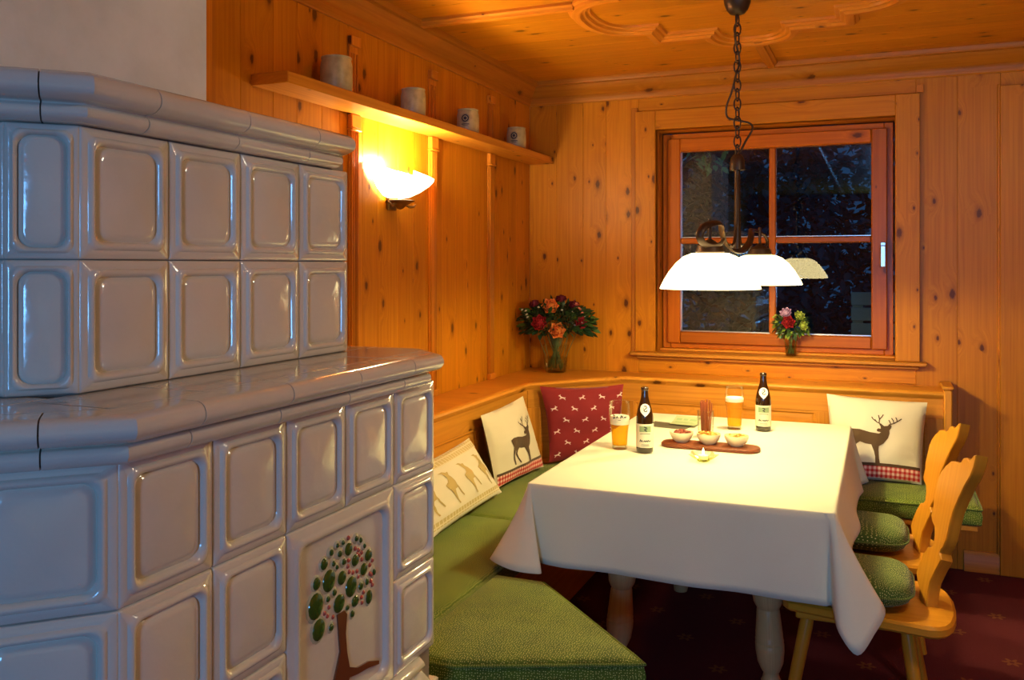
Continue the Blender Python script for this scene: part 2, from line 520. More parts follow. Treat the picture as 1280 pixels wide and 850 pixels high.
# ------------------------------------------------------------------ camera
cam = bpy.data.cameras.new('camera'); co = bpy.data.objects.new('camera', cam); COL.objects.link(co)
co.location = (1.919, -4.93, 1.506); co.rotation_euler = (R(90), 0, R(22.4))
cam.sensor_width = 36; cam.lens = 1117 / 1280 * 36; cam.shift_y = -94 / 1280
cam.clip_start = .02
scn.camera = co
scn.view_settings.view_transform = 'Standard'; scn.view_settings.look = 'None'
scn.view_settings.exposure = 0; scn.view_settings.gamma = 1
scn.view_settings.use_curve_mapping = False

# ------------------------------------------------------------------ room
XR, YR, ZC = 4.0, -9.2, 2.57
m = MB(); m.add([(-.1, YR - .1, 0), (XR + .1, YR - .1, 0), (XR + .1, .1, 0), (-.1, .1, 0)], [[0, 1, 2, 3]])
m.add([(-.1, YR - .1, -.1), (XR + .1, YR - .1, -.1), (XR + .1, .1, -.1), (-.1, .1, -.1)], [[3, 2, 1, 0]])
struct(m.build('floor', CARPET))
# ceiling boards along X
m = MB(); y = .0
while y > YR:
    w = random.uniform(.14, .2)
    m.box((-.02, y, ZC), (XR + .02, y - w, ZC + .04), (1, 0, 0), .002); y -= w
struct(m.build('ceiling', W_CEIL))
def planks(m, axis, a, b, z0, z1, at, face, wlo=.11, whi=.17, th=.03):
    """upright boards between a and b; at = plane coordinate of the room side, face = +1/-1 towards the room"""
    p = a
    while p < b - 1e-6:
        w = random.uniform(wlo, whi); q = min(p + w, b)
        if b - q < .05: q = b
        lo, hi = at - face * th, at
        if axis == 'y': m.box((lo, p, z0), (hi, q, z1), (0, 0, 1), .0016)
        else: m.box((p, lo, z0), (q, hi, z1), (0, 0, 1), .0016)
        p = q
m = MB(); planks(m, 'y', YR, 0, 0, ZC, 0, 1); m.box((-.06, YR, 0), (-.03, 0, ZC)); struct(m.build('wall_left', W_WALL))
m = MB(); planks(m, 'y', YR, 0, 0, ZC, XR, -1); struct(m.build('wall_right', W_WALL))
# window wall with the opening
WX0, WX1, WZ0, WZ1 = .759, 1.989, 1.02, 2.26
m = MB()
planks(m, 'x', 0, .66, 0, ZC, 0, -1, .13, .2); planks(m, 'x', 2.085, 2.46, 0, ZC, 0, -1, .12, .2); planks(m, 'x', 2.46, XR, 0, ZC, 0, -1, .13, .2)
z = WZ1
for zz in (2.37, ZC): m.box((.66, 0, z), (2.085, .03, zz), (1, 0, 0), .002); z = zz
z = 0
for zz in (.2, .4, .6, .8, .905, WZ0 - .02): m.box((.66, 0, z), (2.085, .03, zz), (1, 0, 0), .002); z = zz
m.box((.66, 0, WZ0 - .02), (WX0, .03, WZ1)); m.box((WX1, 0, WZ0 - .02), (2.085, .03, WZ1))
# thickness of the wall round the opening (plastered shell outside)
m.box((-.06, .03, 0), (WX0 - .02, .30, ZC), mi=1); m.box((WX1 + .02, .03, 0), (XR, .30, ZC), mi=1)
m.box((WX0 - .02, .03, 0), (WX1 + .02, .30, WZ0 - .03), mi=1); m.box((WX0 - .02, .03, WZ1 + .02), (WX1 + .02, .30, ZC), mi=1)
struct(m.build('wall_back', [W_WALL, PLASTER]))
# rear wall (behind the camera) with a window to the dusk
RX0, RX1, RZ0, RZ1 = 1.95, 2.95, .85, 2.15
m = MB()
planks(m, 'x', 0, RX0, 0, ZC, YR, 1); planks(m, 'x', RX1, XR, 0, ZC, YR, 1)
m.box((RX0, YR - .03, 0), (RX1, YR, RZ0), (1, 0, 0)); m.box((RX0, YR - .03, RZ1), (RX1, YR, ZC), (1, 0, 0))
struct(m.build('wall_rear', W_WALL))
m = MB()
for a, b in (((RX0, RZ0), (RX1, RZ0 + .08)), ((RX0, RZ1 - .08), (RX1, RZ1)), ((RX0, RZ0), (RX0 + .08, RZ1)), ((RX1 - .08, RZ0), (RX1, RZ1)),
             (((RX0 + RX1) / 2 - .03, RZ0), ((RX0 + RX1) / 2 + .03, RZ1)), ((RX0, 1.5), (RX1, 1.54))):
    m.box((a[0], YR - .06, a[1]), (b[0], YR - .01, b[1]), (1, 0, 0))
w2 = struct(m.build('window_2', W_SASH))
m = MB(); m.box((RX0 + .05, YR - .04, RZ0 + .05), (RX1 - .05, YR - .035, RZ1 - .05)); m.build('window_pane', PANE, w2)

# plastered flue breast above the stove
m = MB(); m.box((0, -4.25, 1.8155), (.45, -3.245, ZC), bev=.012); struct(m.build('wall_chimney', PLASTER))

# crown moulding along left, back and right walls
crown = [(0, ZC - .115), (.012, ZC - .115), (.016, ZC - .10), (.014, ZC - .085), (.03, ZC - .075), (.05, ZC - .05), (.058, ZC - .03), (.075, ZC - .026), (.08, ZC - .012), (.08, ZC), (0, ZC)]
m = MB(); m.sweep([(0, YR), (0, -.0), (XR, 0), (XR, YR)][::-1], crown)
struct(m.build('trim_1', W_TRIM))
# plain frieze board under the crown
m = MB(); m.sweep([(XR, 0), (0, 0), (0, YR)], [(0, ZC - .13), (.008, ZC - .13), (.012, ZC - .125), (.012, ZC - .114), (0, ZC - .114)])
struct(m.build('trim_2', W_TRIM))

# ceiling ornament: rectangle with a lobe on every side
cx, cy, hx, hy = 1.38, -1.27, .41, .44
def lobe(c, a, b, t0, t1, p=2.4, n=18):
    out = []
    for k in range(n + 1):
        an = t0 + (t1 - t0) * k / n
        x = abs(math.cos(an)) ** (2 / p) * (1 if math.cos(an) >= 0 else -1); yv = abs(math.sin(an)) ** (2 / p) * (1 if math.sin(an) >= 0 else -1)
        out.append((c[0] + a * x, c[1] + b * yv))
    return out
path = []
path += [(cx + hx, cy - hy)]
path += lobe((cx + hx, cy), .225, .27, -PI / 2, PI / 2)
path += [(cx + hx, cy + hy)]
path += lobe((cx, cy + hy), .18, .22, 0, PI)
path += [(cx - hx, cy + hy)]
path += lobe((cx - hx, cy), .225, .27, PI / 2, 3 * PI / 2)
path += [(cx - hx, cy - hy)]
path += lobe((cx, cy - hy), .18, .22, PI, 2 * PI)
mould = [(-.045, ZC), (-.045, ZC - .012), (-.032, ZC - .018), (-.028, ZC - .03), (-.012, ZC - .036), (.006, ZC - .034), (.012, ZC - .024), (.026, ZC - .022), (.03, ZC - .012), (.045, ZC - .010), (.048, ZC)]
m = MB(); m.sweep(path, mould, closed=True); struct(m.build('trim_3', W_TRIM))
batten = [(-.032, ZC), (-.032, ZC - .012), (-.02, ZC - .018), (-.016, ZC - .028), (.016, ZC - .028), (.02, ZC - .018), (.032, ZC - .012), (.032, ZC)]
for k, pth in enumerate(([(.05, -1.47), (cx - hx - .205, -1.47)], [(1.39, cy + hy + .2), (1.39, -.05)], [(cx + hx + .205, -1.47), (XR - .05, -1.47)], [(1.39, YR + .05), (1.39, cy - hy - .2)])):
    m = MB(); m.sweep(pth, batten); struct(m.build('trim_%d' % (4 + k), W_TRIM))

# fluted wall strips with little capitals on the left wall
for k, yy in enumerate((-1.925, -1.255, -.59)):
    m = MB(); w = .062
    m.box((0, yy - w / 2, .90), (.010, yy + w / 2, 2.385), bev=.002)
    for q in (-.021, -.007, .007, .021): m.box((.008, yy + q - .0045, .93), (.019, yy + q + .0045, 2.03), bev=.004)
    for z0, z1, e in ((2.040, 2.0945, .003), (2.030, 2.040, .006), (.90, .93, .004), (2.36, 2.40, .003)):
        m.box((.0, yy - w / 2 - e, z0), (.020 + e, yy + w / 2 + e, z1), bev=.003)
    for q in (-.02, .0, .02): m.box((.008, yy + q - .005, 2.135), (.016, yy + q + .005, 2.335), bev=.004)
    struct(m.build('trim_%d' % (8 + k), W_TRIM))
m = MB(); m.box((0, -2.86, 0), (.035, -2.74, 2.39), bev=.004); m.box((.03, -2.83, 0), (.05, -2.77, 2.39), bev=.006)
struct(m.build('trim_11', W_TRIM))
# board at the right of the window wall
m = MB(); m.box((2.455, -.028, .0), (2.66, 0, 2.375), bev=.003); m.box((2.445, -.012, 0), (2.46, 0, 2.385), bev=.003)
struct(m.build('trim_12', W_WALL))
m = MB(); m.box((2.085, -.010, 2.37), (2.12, 0, ZC - .16), bev=.002); m.box((.62, -.010, .99), (.655, 0, ZC - .18), bev=.002)
struct(m.build('trim_13', W_TRIM))
m = MB(); m.sweep([(XR, YR), (XR, 0), (2.30, 0)], [(0, .0), (.018, 0), (.018, .085), (.008, .10), (0, .10)])
struct(m.build('baseboard_back', W_TRIM))

# ------------------------------------------------------------------ window in the back wall
m = MB()   # architrave + lining
A0, A1, AT = .644, 2.103, 2.366
m.box((A0, -.022, 1.02), (WX0, 0, AT), (0, 0, 1), .003); m.box((WX1, -.022, 1.02), (A1, 0, AT), (0, 0, 1), .003)
m.box((WX0 - .001, -.022, WZ1), (WX1 + .001, 0, AT), (1, 0, 0), .003)
for x0, x1 in ((WX0 - .02, WX0), (WX1, WX1 + .02)): m.box((x0, 0, WZ0), (x1, .2, WZ1), (0, 0, 1), .002)
m.box((WX0 - .02, 0, WZ1), (WX1 + .02, .2, WZ1 + .02), (1, 0, 0), .002)
win = struct(m.build('window_1', W_WALL))
m = MB()
m.box((.62, -.055, WZ0 - .022), (2.135, .17, WZ0), (1, 0, 0), .005); m.box((.655, -.03, WZ0 - .04), (2.10, -.001, WZ0 - .022), (1, 0, 0), .006)
m.box((WX0, .10, WZ0), (WX1, .2, WZ0 + .012), (1, 0, 0), .003)
m.build('window_sill', W_BENCH, win)
FY = .13; SX0, SX1, SZ0, SZ1 = .765, 1.983, WZ0 + .012, 2.252
PX0, PX1, PZ0, PZ1 = .869, 1.875, 1.128, 2.147
m = MB()   # outer frame
for a, b, g in (((SX0, SZ0), (SX0 + .045, SZ1), 2), ((SX1 - .045, SZ0), (SX1, SZ1), 2), ((SX0 + .045, SZ0), (SX1 - .045, SZ0 + .045), 0), ((SX0 + .045, SZ1 - .045), (SX1 - .045, SZ1), 0)):
    m.box((a[0], FY + .015, a[1]), (b[0], FY + .08, b[1]), ((1, 0, 0), 0, (0, 0, 1))[g], .004)
m.build('window_frame', W_SASH, win)
m = MB()   # sash
i0, i1, j0, j1 = SX0 + .03, SX1 - .03, SZ0 + .03, SZ1 - .03
for a, b, g in (((i0, j0), (PX0, j1), 2), ((PX1, j0), (i1, j1), 2), ((PX0, j0), (PX1, PZ0), 0), ((PX0, PZ1), (PX1, j1), 0)):
    m.box((a[0], FY - .012, a[1]), (b[0], FY + .06, b[1]), ((1, 0, 0), 0, (0, 0, 1))[g], .006)
sash = m.build('sash', W_SASH, win)
m = MB(); m.box((1.355, FY + .0, PZ0), (1.391, FY + .055, PZ1), (0, 0, 1), .006)
m.box((PX0, FY + .002, 1.624), (1.355, FY + .055, 1.658), (1, 0, 0), .006); m.box((1.391, FY + .002, 1.624), (PX1, FY + .055, 1.658), (1, 0, 0), .006)
m.build('glazing_bar', W_SASH, sash)
m = MB(); m.box((PX0 - .01, FY + .03, PZ0 - .01), (PX1 + .01, FY + .034, PZ1 + .01), bev=0); m.build('window_pane', PANE, sash)
m = MB(); m.box((PX0, FY + .022, PZ0), (PX1, FY + .03, PZ0 + .006), bev=.001); m.box((PX0, FY + .022, 1.659), (PX1, FY + .03, 1.664), bev=.001); m.box((PX0, FY + .022, PZ0), (PX0 + .005, FY + .03, PZ1), bev=.001)
m.build('spacer', STEEL, sash)
m = MB(); hx_ = 1.932
m.box((hx_ - .014, FY - .024, 1.545), (hx_ + .014, FY - .010, 1.625), bev=.004)
m.tube([(hx_, FY - .02, 1.598), (hx_, FY - .05, 1.598)], .009, 10); m.box((hx_ - .015, FY - .062, 1.492), (hx_ + .015, FY - .044, 1.608), bev=.006)
m.build('window_handle', STEEL, sash)
m = MB(); m.box((WX1 - .004, .06, 1.56), (WX1 + .002, .09, 1.63), bev=.002); m.build('latch_plate', BRONZE, win)

# ------------------------------------------------------------------ outside
m = MB(); m.add([(-14, .31, -.4), (20, .31, -.4), (20, 22, -.4), (-14, 22, -.4)], [[0, 1, 2, 3]])
def grass_mat():
    t = NT('lawn'); n = t.noise(t.obj(), 8, 5); return t.pbr(t.mix(n, (.01, .03, .01), (.03, .06, .02)), .9)
struct(m.build('ground', grass_mat()))
def leaf_quad(m, p, d, L, w, mi=0, droop=.3):
    d = Vector(d).normalized(); a = Vector((0, 0, 1)) if abs(d.z) < .9 else Vector((1, 0, 0))
    s = d.cross(a).normalized(); up = s.cross(d)
    tw = random.uniform(-1, 1); s = (s * math.cos(tw) + up * math.sin(tw)); up = s.cross(d)
    p = Vector(p)
    q = [p, p + d * L * .3 + s * w * .42 + up * w * .1, p + d * L * .65 + s * w * .40 - up * L * droop * .2 + up * w * .1, p + d * L - up * L * droop * .5,
         p + d * L * .65 - s * w * .40 - up * L * droop * .2 + up * w * .1, p + d * L * .3 - s * w * .42 + up * w * .1, p + d * L * .5 - up * L * droop * .1]
    m.add(q, [[0, 1, 6], [1, 2, 6], [2, 3, 6], [3, 4, 6], [4, 5, 6], [5, 0, 6]], uvs=[[(0, 0)] * 3] * 6, mi=mi)
def tree(name, label, x, y, h, rad, n, mat, trunk=True, z0=-.4, low=.1, ls=.12):
    t = thing(name, label, 'tree' if trunk else 'bush', (x, y, z0))
    m = MB(); m.tube([(x + random.uniform(-.05, .05), y, z0 + h * .8 * k / 5) for k in range(6)], [.09 * (1 - .13 * k) for k in range(6)], 8)
    for k in range(6):
        an = random.uniform(0, 6.3); zz = z0 + h * random.uniform(.25, .7)
        m.tube([(x, y, zz), (x + rad * .35 * math.cos(an), y + rad * .35 * math.sin(an), zz + .2), (x + rad * .7 * math.cos(an), y + rad * .7 * math.sin(an), zz + .45)], [.04, .03, .012], 6)
    m.build('trunk', plain('bark', (.06, .05, .04), .9) if 'bark' not in bpy.data.materials else bpy.data.materials['bark'], t)
    m = MB()
    for k in range(n):
        an = random.uniform(0, 2 * PI); q = random.random(); zz = low + (1 - low) * q
        rr = rad * (math.sin(PI * min(1, .15 + .85 * q)) ** .6) * random.uniform(.55, 1.0)
        p = (x + rr * math.cos(an), y + rr * math.sin(an), z0 + h * zz)
        leaf_quad(m, p, (random.uniform(-1, 1), random.uniform(-1, 1), random.uniform(-.8, .5)), ls * random.uniform(.6, 1.4), ls * .55)
    m.build('foliage', mat, t, weld=False)
    return t
NEEDLE = plain('garden_leaf', (.05, .12, .15), .4)
NEEDLE2 = plain('garden_leaf_green', (.05, .16, .07), .5)
tree('garden_shrub', 'dark bushy shrub filling the garden behind the right window half', 0.75, 4.6, 3.7, 1.15, 4200, NEEDLE, ls=.13)
tree('garden_shrub', 'dark shrub behind the upper left window half, left of the mullion', -.75, 6.9, 4.6, 1.0, 1800, NEEDLE, ls=.14)
tree('garden_tree', 'greenish tree behind the upper right pane of the window', 2.75, 4.4, 3.9, .8, 1500, NEEDLE2, ls=.14, low=.42)
tree('garden_tree', 'dark tall tree furthest back in the garden beyond the window', .95, 9.6, 6.2, 2.0, 5200, NEEDLE, ls=.22)
t = thing('leafy_branch', 'lit green leafy branch at the top left of the window pane', 'branch', (.80, 1.1, 2.5))
m = MB(); m.tube([(.55, 1.2, 3.0), (.70, 1.15, 2.7), (.80, 1.1, 2.32), (.86, 1.05, 2.16)], [.014, .010, .006, .003], 6); m.build('stem', STEM, t)
m = MB()
for k in range(34):
    leaf_quad(m, (random.uniform(.72, .98), random.uniform(1.0, 1.2), random.uniform(2.13, 2.36)), (random.uniform(-1, 1), random.uniform(-.5, .5), random.uniform(-.9, .1)), random.uniform(.05, .09), .04)
m.build('leaves', plain('branch_leaf', (.16, .55, .22), .5), t, weld=False)
t = thing('garden_fence', 'weathered slatted garden fence low behind the right window pane', 'fence', (2.2, 2.8, -.4))
m = MB()
for k in range(13): m.box((1.70, 2.8, -.32 + k * .125), (4.2, 2.825, -.32 + k * .125 + .105), (1, 0, 0), .004)
m.build('slat_panel', W_OLD, t)
for xx in (1.74, 3.0, 4.1):
    m = MB(); m.box((xx - .03, 2.825, -.4), (xx + .05, 2.90, 1.28), bev=.004); m.build('post', W_OLD, t)

# ------------------------------------------------------------------ tiled stove
def smooth_pts(P, n=5):
    P = [Vector(p) for p in P]; out = []
    for i in range(len(P) - 1):
        p0 = P[max(i - 1, 0)]; p1 = P[i]; p2 = P[i + 1]; p3 = P[min(i + 2, len(P) - 1)]
        for k in range(n):
            s = k / n
            out.append(.5 * ((2 * p1) + (p2 - p0) * s + (2 * p0 - 5 * p1 + 4 * p2 - p3) * s * s + (3 * p1 - p0 - 3 * p2 + p3) * s ** 3))
    out.append(P[-1]); return out
def rrect(w, h, r, n=5):
    """rounded rectangle 0..w,0..h, ccw"""
    r = max(.0005, min(r, w / 2 - .0005, h / 2 - .0005)); out = []
    for (ox, oy, a0) in ((w - r, r, -PI / 2), (w - r, h - r, 0), (r, h - r, PI / 2), (r, r, PI)):
        for k in range(n + 1):
            an = a0 + PI / 2 * k / n; out.append((ox + r * math.cos(an), oy + r * math.sin(an)))
    return out
TILE_PROF = [(.0008, .002, -.012), (.0012, .003, -.003), (.004, .005, 0), (.0155, .012, 0), (.0175, .016, .0042), (.0215, .018, .0068), (.0255, .02, .0056), (.0285, .022, .0005), (.0305, .022, -.0048), (.0325, .021, -.0038), (.036, .02, .0), (.046, .018, .0016)]
def tile(m, o, a, w, h, scale=1.0, prof=TILE_PROF):
    """raised-panel stove tile: o = lower corner, a = unit direction along, outward = a x up turned"""
    o = Vector(o); a = Vector(a); b = Vector((0, 0, 1)); c = a.cross(b)
    N = None; vs = []; fs = []
    for ins, r, d in prof:
        ins2 = ins * scale if ins > .01 else ins
        ring = rrect(w - 2 * ins2, h - 2 * ins2, r)
        N = len(ring)
        for x, yv in ring: vs.append(o + a * (x + ins2) + b * (yv + ins2) + c * d)
    for i in range(len(prof) - 1):
        for k in range(N):
            k2 = (k + 1) % N
            fs.append([i * N + k, i * N + k2, (i + 1) * N + k2, (i + 1) * N + k])
    vs.append(o + a * w / 2 + b * h / 2 + c * (prof[-1][2] + .002)); ci = len(vs) - 1
    for k in range(N):
        fs.append([(len(prof) - 1) * N + k, (len(prof) - 1) * N + (k + 1) % N, ci])
    m.add(vs, fs)
SXL, SXU = .889, .709
ST = thing('tiled_stove', 'large glazed grey-white tiled stove filling the left foreground', 'stove', (.45, -3.5, 0))
def facade(m, p, q, z0, cols, rows, skip=()):
    p = Vector((p[0], p[1], 0)); q = Vector((q[0], q[1], 0)); L = (q - p).length; a = (q - p) / L
    w = L / cols
    for i in range(cols):
        for j in range(rows):
            if (i, j) in skip: continue
            tile(m, p + a * (i * w) + Vector((0, 0, z0 + j * TH)), a, w, TH, min(1, w / .17))
TH = .2205
LA, LB, LC, LD, LE = (.004, -2.94), (SXL, -2.94), (SXL, -3.94), (SXL - .1414, -4.0814), (.004, -4.0814)
m = MB()
# +X face: outward = a x up, so walk from C (near) to B (far)
facade(m, LC, LB, .558, 5, 3, skip=((2, 0), (3, 0), (2, 1), (3, 1)))
facade(m, LD, LC, .558, 1, 3); facade(m, LE, LD, .558, 4, 3); facade(m, LB, LA, .558, 4, 3)
m.build('lower_tiles', GLAZE, ST, 50)
m = MB(); core = [(.006, -2.95), (SXL - .01, -2.95), (SXL - .01, -3.936), (SXL - .147, -4.0714), (.006, -4.0714)][::-1]
m.prism(core, .0, 1.28); m.build('core', GROUT, ST)
m = MB(); plinth = [(.006, -2.93), (SXL + .006, -2.93), (SXL + .006, -3.945), (SXL - .139, -4.09), (.006, -4.09)][::-1]
m.prism(plinth, 0.0, .476, bev=.004); m.build('plinth', GLAZE, ST)
# tree tile
BIG = [(.0008, .002, -.012), (.0012, .003, -.003), (.004, .005, 0), (.020, .018, 0), (.0235, .022, .004), (.028, .025, .0062), (.034, .027, .0055), (.038, .028, .001), (.041, .028, -.006), (.046, .027, -.007), (.06, .025, -.0065), (.09, .022, -.006)]
m = MB(); tile(m, (SXL, -3.54, .558), (0, 1, 0), .4, .441, 1, BIG); tt = m.build('tree_tile', GLAZE, ST, 50)
LEAFS = [(-0.502, 0.271, 0.027, 0.029), (-0.492, 0.221, 0.023, 0.024), (-0.456, 0.307, 0.024, 0.025), (-0.409, 0.298, 0.017, 0.016), (-0.419, 0.248, 0.022, 0.021), (-0.374, 0.268, 0.023, 0.024), (-0.384, 0.35, 0.015, 0.015), (-0.358, 0.319, 0.015, 0.014), (-0.305, 0.314, 0.016, 0.014), (-0.324, 0.289, 0.015, 0.015), (-0.303, 0.222, 0.014, 0.017), (-0.358, 0.232, 0.015, 0.013), (-0.473, 0.346, 0.013, 0.013), (-0.499, 0.315, 0.013, 0.014), (-0.448, 0.362, 0.01, 0.01), (-0.417, 0.35, 0.011, 0.01), (-0.402, 0.329, 0.01, 0.01), (-0.44, 0.337, 0.008, 0.009), (-0.428, 0.326, 0.007, 0.007), (-0.437, 0.277, 0.01, 0.01), (-0.46, 0.271, 0.009, 0.009), (-0.449, 0.21, 0.011, 0.011), (-0.37, 0.209, 0.011, 0.011), (-0.389, 0.229, 0.009, 0.008), (-0.337, 0.257, 0.012, 0.013), (-0.312, 0.258, 0.009, 0.011), (-0.283, 0.27, 0.008, 0.011), (-0.354, 0.364, 0.009, 0.009), (-0.337, 0.356, 0.007, 0.009), (-0.322, 0.339, 0.006, 0.008), (-0.426, 0.37, 0.007, 0.007), (-0.405, 0.37, 0.008, 0.007)]
BERRIES = [(-0.382, 0.373), (-0.356, 0.343), (-0.343, 0.336), (-0.349, 0.329), (-0.331, 0.327), (-0.382, 0.326), (-0.385, 0.314), (-0.38, 0.301), (-0.366, 0.295), (-0.35, 0.293), (-0.345, 0.28), (-0.33, 0.312), (-0.297, 0.29), (-0.287, 0.297), (-0.293, 0.253), (-0.287, 0.243), (-0.324, 0.239), (-0.332, 0.231), (-0.33, 0.219), (-0.455, 0.253), (-0.47, 0.246), (-0.46, 0.237), (-0.441, 0.228), (-0.297, 0.271), (-0.341, 0.324), (-0.291, 0.267)]
TRUNK = [(-0.428, 0.228), (-0.402, 0.228), (-0.392, 0.217), (-0.397, 0.179), (-0.392, 0.138), (-0.382, 0.102), (-0.352, 0.088), (-0.307, 0.083), (-0.263, 0.067), (-0.263, 0.059), (-0.307, 0.069), (-0.352, 0.074), (-0.382, 0.080), (-0.392, 0.066), (-0.45, 0.066), (-0.44, 0.094), (-0.428, 0.121), (-0.417, 0.148), (-0.423, 0.189)]
def dome(m, yc, zc, ry, rz, x0, hgt, mi=0, n=14):
    vs = []; fs = []; prof = [(1.0, 0), (.95, .5), (.75, .85), (.4, 1.0)]
    for k, (s, hh) in enumerate(prof):
        for q in range(n):
            an = 2 * PI * q / n; vs.append((x0 + hgt * hh, yc + ry * s * math.cos(an), zc + rz * s * math.sin(an)))
    for i in range(3):
        for q in range(n): fs.append([i * n + q, i * n + (q + 1) % n, (i + 1) * n + (q + 1) % n, (i + 1) * n + q])
    fs.append([3 * n + q for q in range(n)]); m.add(vs, fs, mi=mi)
mp = MB(); xb = SXL - .0075
for yv, zv, ry, rz in LEAFS:
    dome(mp, yv - 2.94, zv + .558, ry * 1.12 + .002, rz * 1.12 + .002, xb, .004)
    k = .92 if ry > .012 else .68
    mg = MB(); dome(mg, yv - 2.94, zv + .558, ry * k, rz * k, xb + .0022, .0055); mg.build('relief_leaf', T_GREEN, tt)
for yv, zv in BERRIES: mr = MB(); dome(mr, yv - 2.94, zv + .558, .0052, .0052, xb, .0055, n=10); mr.build('relief_berry', T_RED, tt)
mp.build('leaf_rims', T_PALE, tt)
m = MB()
bm = bmesh.new()
bv = [bm.verts.new((xb + .006, a - 2.94, b + .558)) for a, b in TRUNK]; bw = [bm.verts.new((xb - .002, a - 2.94, b + .558)) for a, b in TRUNK]
nT = len(TRUNK)
for k in range(nT): bm.faces.new((bw[k], bw[(k + 1) % nT], bv[(k + 1) % nT], bv[k]))
fc = bm.faces.new(bv); bm.normal_update(); bmesh.ops.triangulate(bm, faces=[fc], ngon_method='EAR_CLIP')
bm.verts.index_update()
m.add([v.co for v in bm.verts], [[v.index for v in f.verts] for f in bm.faces]); bm.free()
m.build('trunk_relief', T_BROWN, tt)
# mouldings, laid in pieces
def pieces(m, corners, prof, step, gap=.0012):
    pts = [Vector((p[0], p[1])) for p in corners]
    Ls = [0]
    for i in range(1, len(pts)): Ls.append(Ls[-1] + (pts[i] - pts[i - 1]).length)
    T = Ls[-1]
    def at(s):
        for i in range(1, len(pts)):
            if s <= Ls[i] + 1e-9:
                k = (s - Ls[i - 1]) / (Ls[i] - Ls[i - 1]); return pts[i - 1].lerp(pts[i], k)
        return pts[-1]
    # joints at 'step' pitch, kept clear of the corners
    js = [0.0]; 
    for i in range(1, len(pts)):
        L = Ls[i] - Ls[i - 1]; n = max(1, round(L / step))
        for k in range(n):
            js.append(Ls[i - 1] + L * (k + .5) / n)
    js.append(T)
    for a, b in zip(js[:-1], js[1:]):
        sub = [at(a + gap)] + [pts[i] for i in range(len(pts)) if a + .01 < Ls[i] < b - .01] + [at(b - gap)]
        m.sweep(sub, prof)
def soft(prof):
    P = smooth_pts([(a, b, 0) for a, b in prof], 3)
    return [(p.x, p.y) for p in P]
def scaled(prof, d): return [(o - d if o > 0 else o, z) for o, z in prof]
LPATH = [(.004, -2.965), (.815, -2.965), (.889, -3.035), LC, LD, LE]
ledge_prof = [(-.02, 1.216), (.016, 1.217), (.026, 1.221), (.032, 1.229), (.033, 1.238), (.029, 1.245), (.021, 1.248), (.023, 1.251), (.042, 1.252), (.053, 1.257), (.060, 1.266), (.061, 1.276), (.057, 1.286), (.048, 1.292), (.03, 1.2935), (-.02, 1.2935)]
m = MB(); pieces(m, LPATH, soft(ledge_prof), .21); m.build('ledge_moulding', GLAZE, ST, 30)
m = MB(); m.sweep(LPATH, [(-.02, 1.217), (.024, 1.225), (.026, 1.24), (.014, 1.249), (.045, 1.258), (.054, 1.27), (.045, 1.287), (-.02, 1.290)]); m.build('ledge_grout', GROUT, ST)
base_prof = [(-.02, .557), (.008, .557), (.017, .553), (.02, .545), (.017, .537), (.010, .533), (.012, .530), (.050, .484), (.052, .478), (-.02, .478)]
m = MB(); pieces(m, LPATH, base_prof[::-1], .21); m.build('base_moulding', GLAZE, ST, 50)
# ledge top, tiled
m = MB(); yy = -3.94
inner = SXL - .03
m.prism([(.006, -2.97), (inner, -2.97), (inner, -3.92), (inner - .12, -4.05), (.006, -4.05)][::-1], 1.26, 1.2895)
m.build('ledge_bed', GROUT, ST)
m = MB()
ys = [-2.972 - .193 * k for k in range(6)]
for a, b in zip(ys[:-1], ys[1:]):
    m.box((.70, a - .0008, 1.28), (inner + .012, b + .0008, 1.2938), bev=.0015)
for a, b in ((.005, .2345), (.2345, .467), (.467, .70)): m.box((a + .0008, -2.972, 1.28), (b - .0008, -3.12, 1.2938), bev=.0015)
m.prism([(.70, -3.938), (inner + .012, -3.938), (inner - .112, -4.062), (.70, -4.062)][::-1], 1.28, 1.2938, bev=.0012)
m.box((.35, -3.9, 1.28), (.698, -4.062, 1.2938), bev=.0015); m.box((.005, -3.9, 1.28), (.349, -4.062, 1.2938), bev=.0015)
m.build('ledge_top', GLAZE_TOP, ST)
# upper body
UA, UB, UC, UD, UE = (.004, -3.052), (SXU, -3.052), (SXU, -3.848), (SXU - .078, -3.926), (.004, -3.926)
UPATH = [(.004, -3.075), (.645, -3.075), (.709, -3.135), UC, UD, UE]
m = MB()
facade(m, UC, UB, 1.294, 4, 2); facade(m, UD, UC, 1.294, 1, 2); facade(m, UE, UD, 1.294, 4, 2); facade(m, UB, UA, 1.294, 4, 2)
m.build('upper_tiles', GLAZE, ST, 50)
m = MB(); m.prism([(.006, -3.06), (SXU - .01, -3.06), (SXU - .01, -3.842), (SXU - .084, -3.916), (.006, -3.916)][::-1], 1.285, 1.80); m.build('upper_core', GROUT, ST)
cor = [(-.02, 1.735), (.012, 1.736), (.022, 1.739), (.029, 1.745), (.031, 1.753), (.028, 1.760), (.022, 1.7645), (.024, 1.767), (.040, 1.769), (.050, 1.774), (.057, 1.782), (.058, 1.793), (.054, 1.804), (.044, 1.812), (.03, 1.815), (-.02, 1.815)]
m = MB(); pieces(m, UPATH, soft(cor), .21); m.build('cornice', GLAZE, ST, 30)
m = MB(); m.sweep(UPATH, [(-.02, 1.737), (.02, 1.742), (.024, 1.754), (.016, 1.766), (.04, 1.776), (.05, 1.79), (.04, 1.81), (-.02, 1.813)]); m.build('cornice_grout', GROUT, ST)
m = MB(); m.prism([(.006, -3.06), (SXU - .005, -3.06), (SXU - .005, -3.845), (SXU - .08, -3.92), (.006, -3.92)][::-1], 1.795, 1.8145); m.build('stove_top', GLAZE, ST)

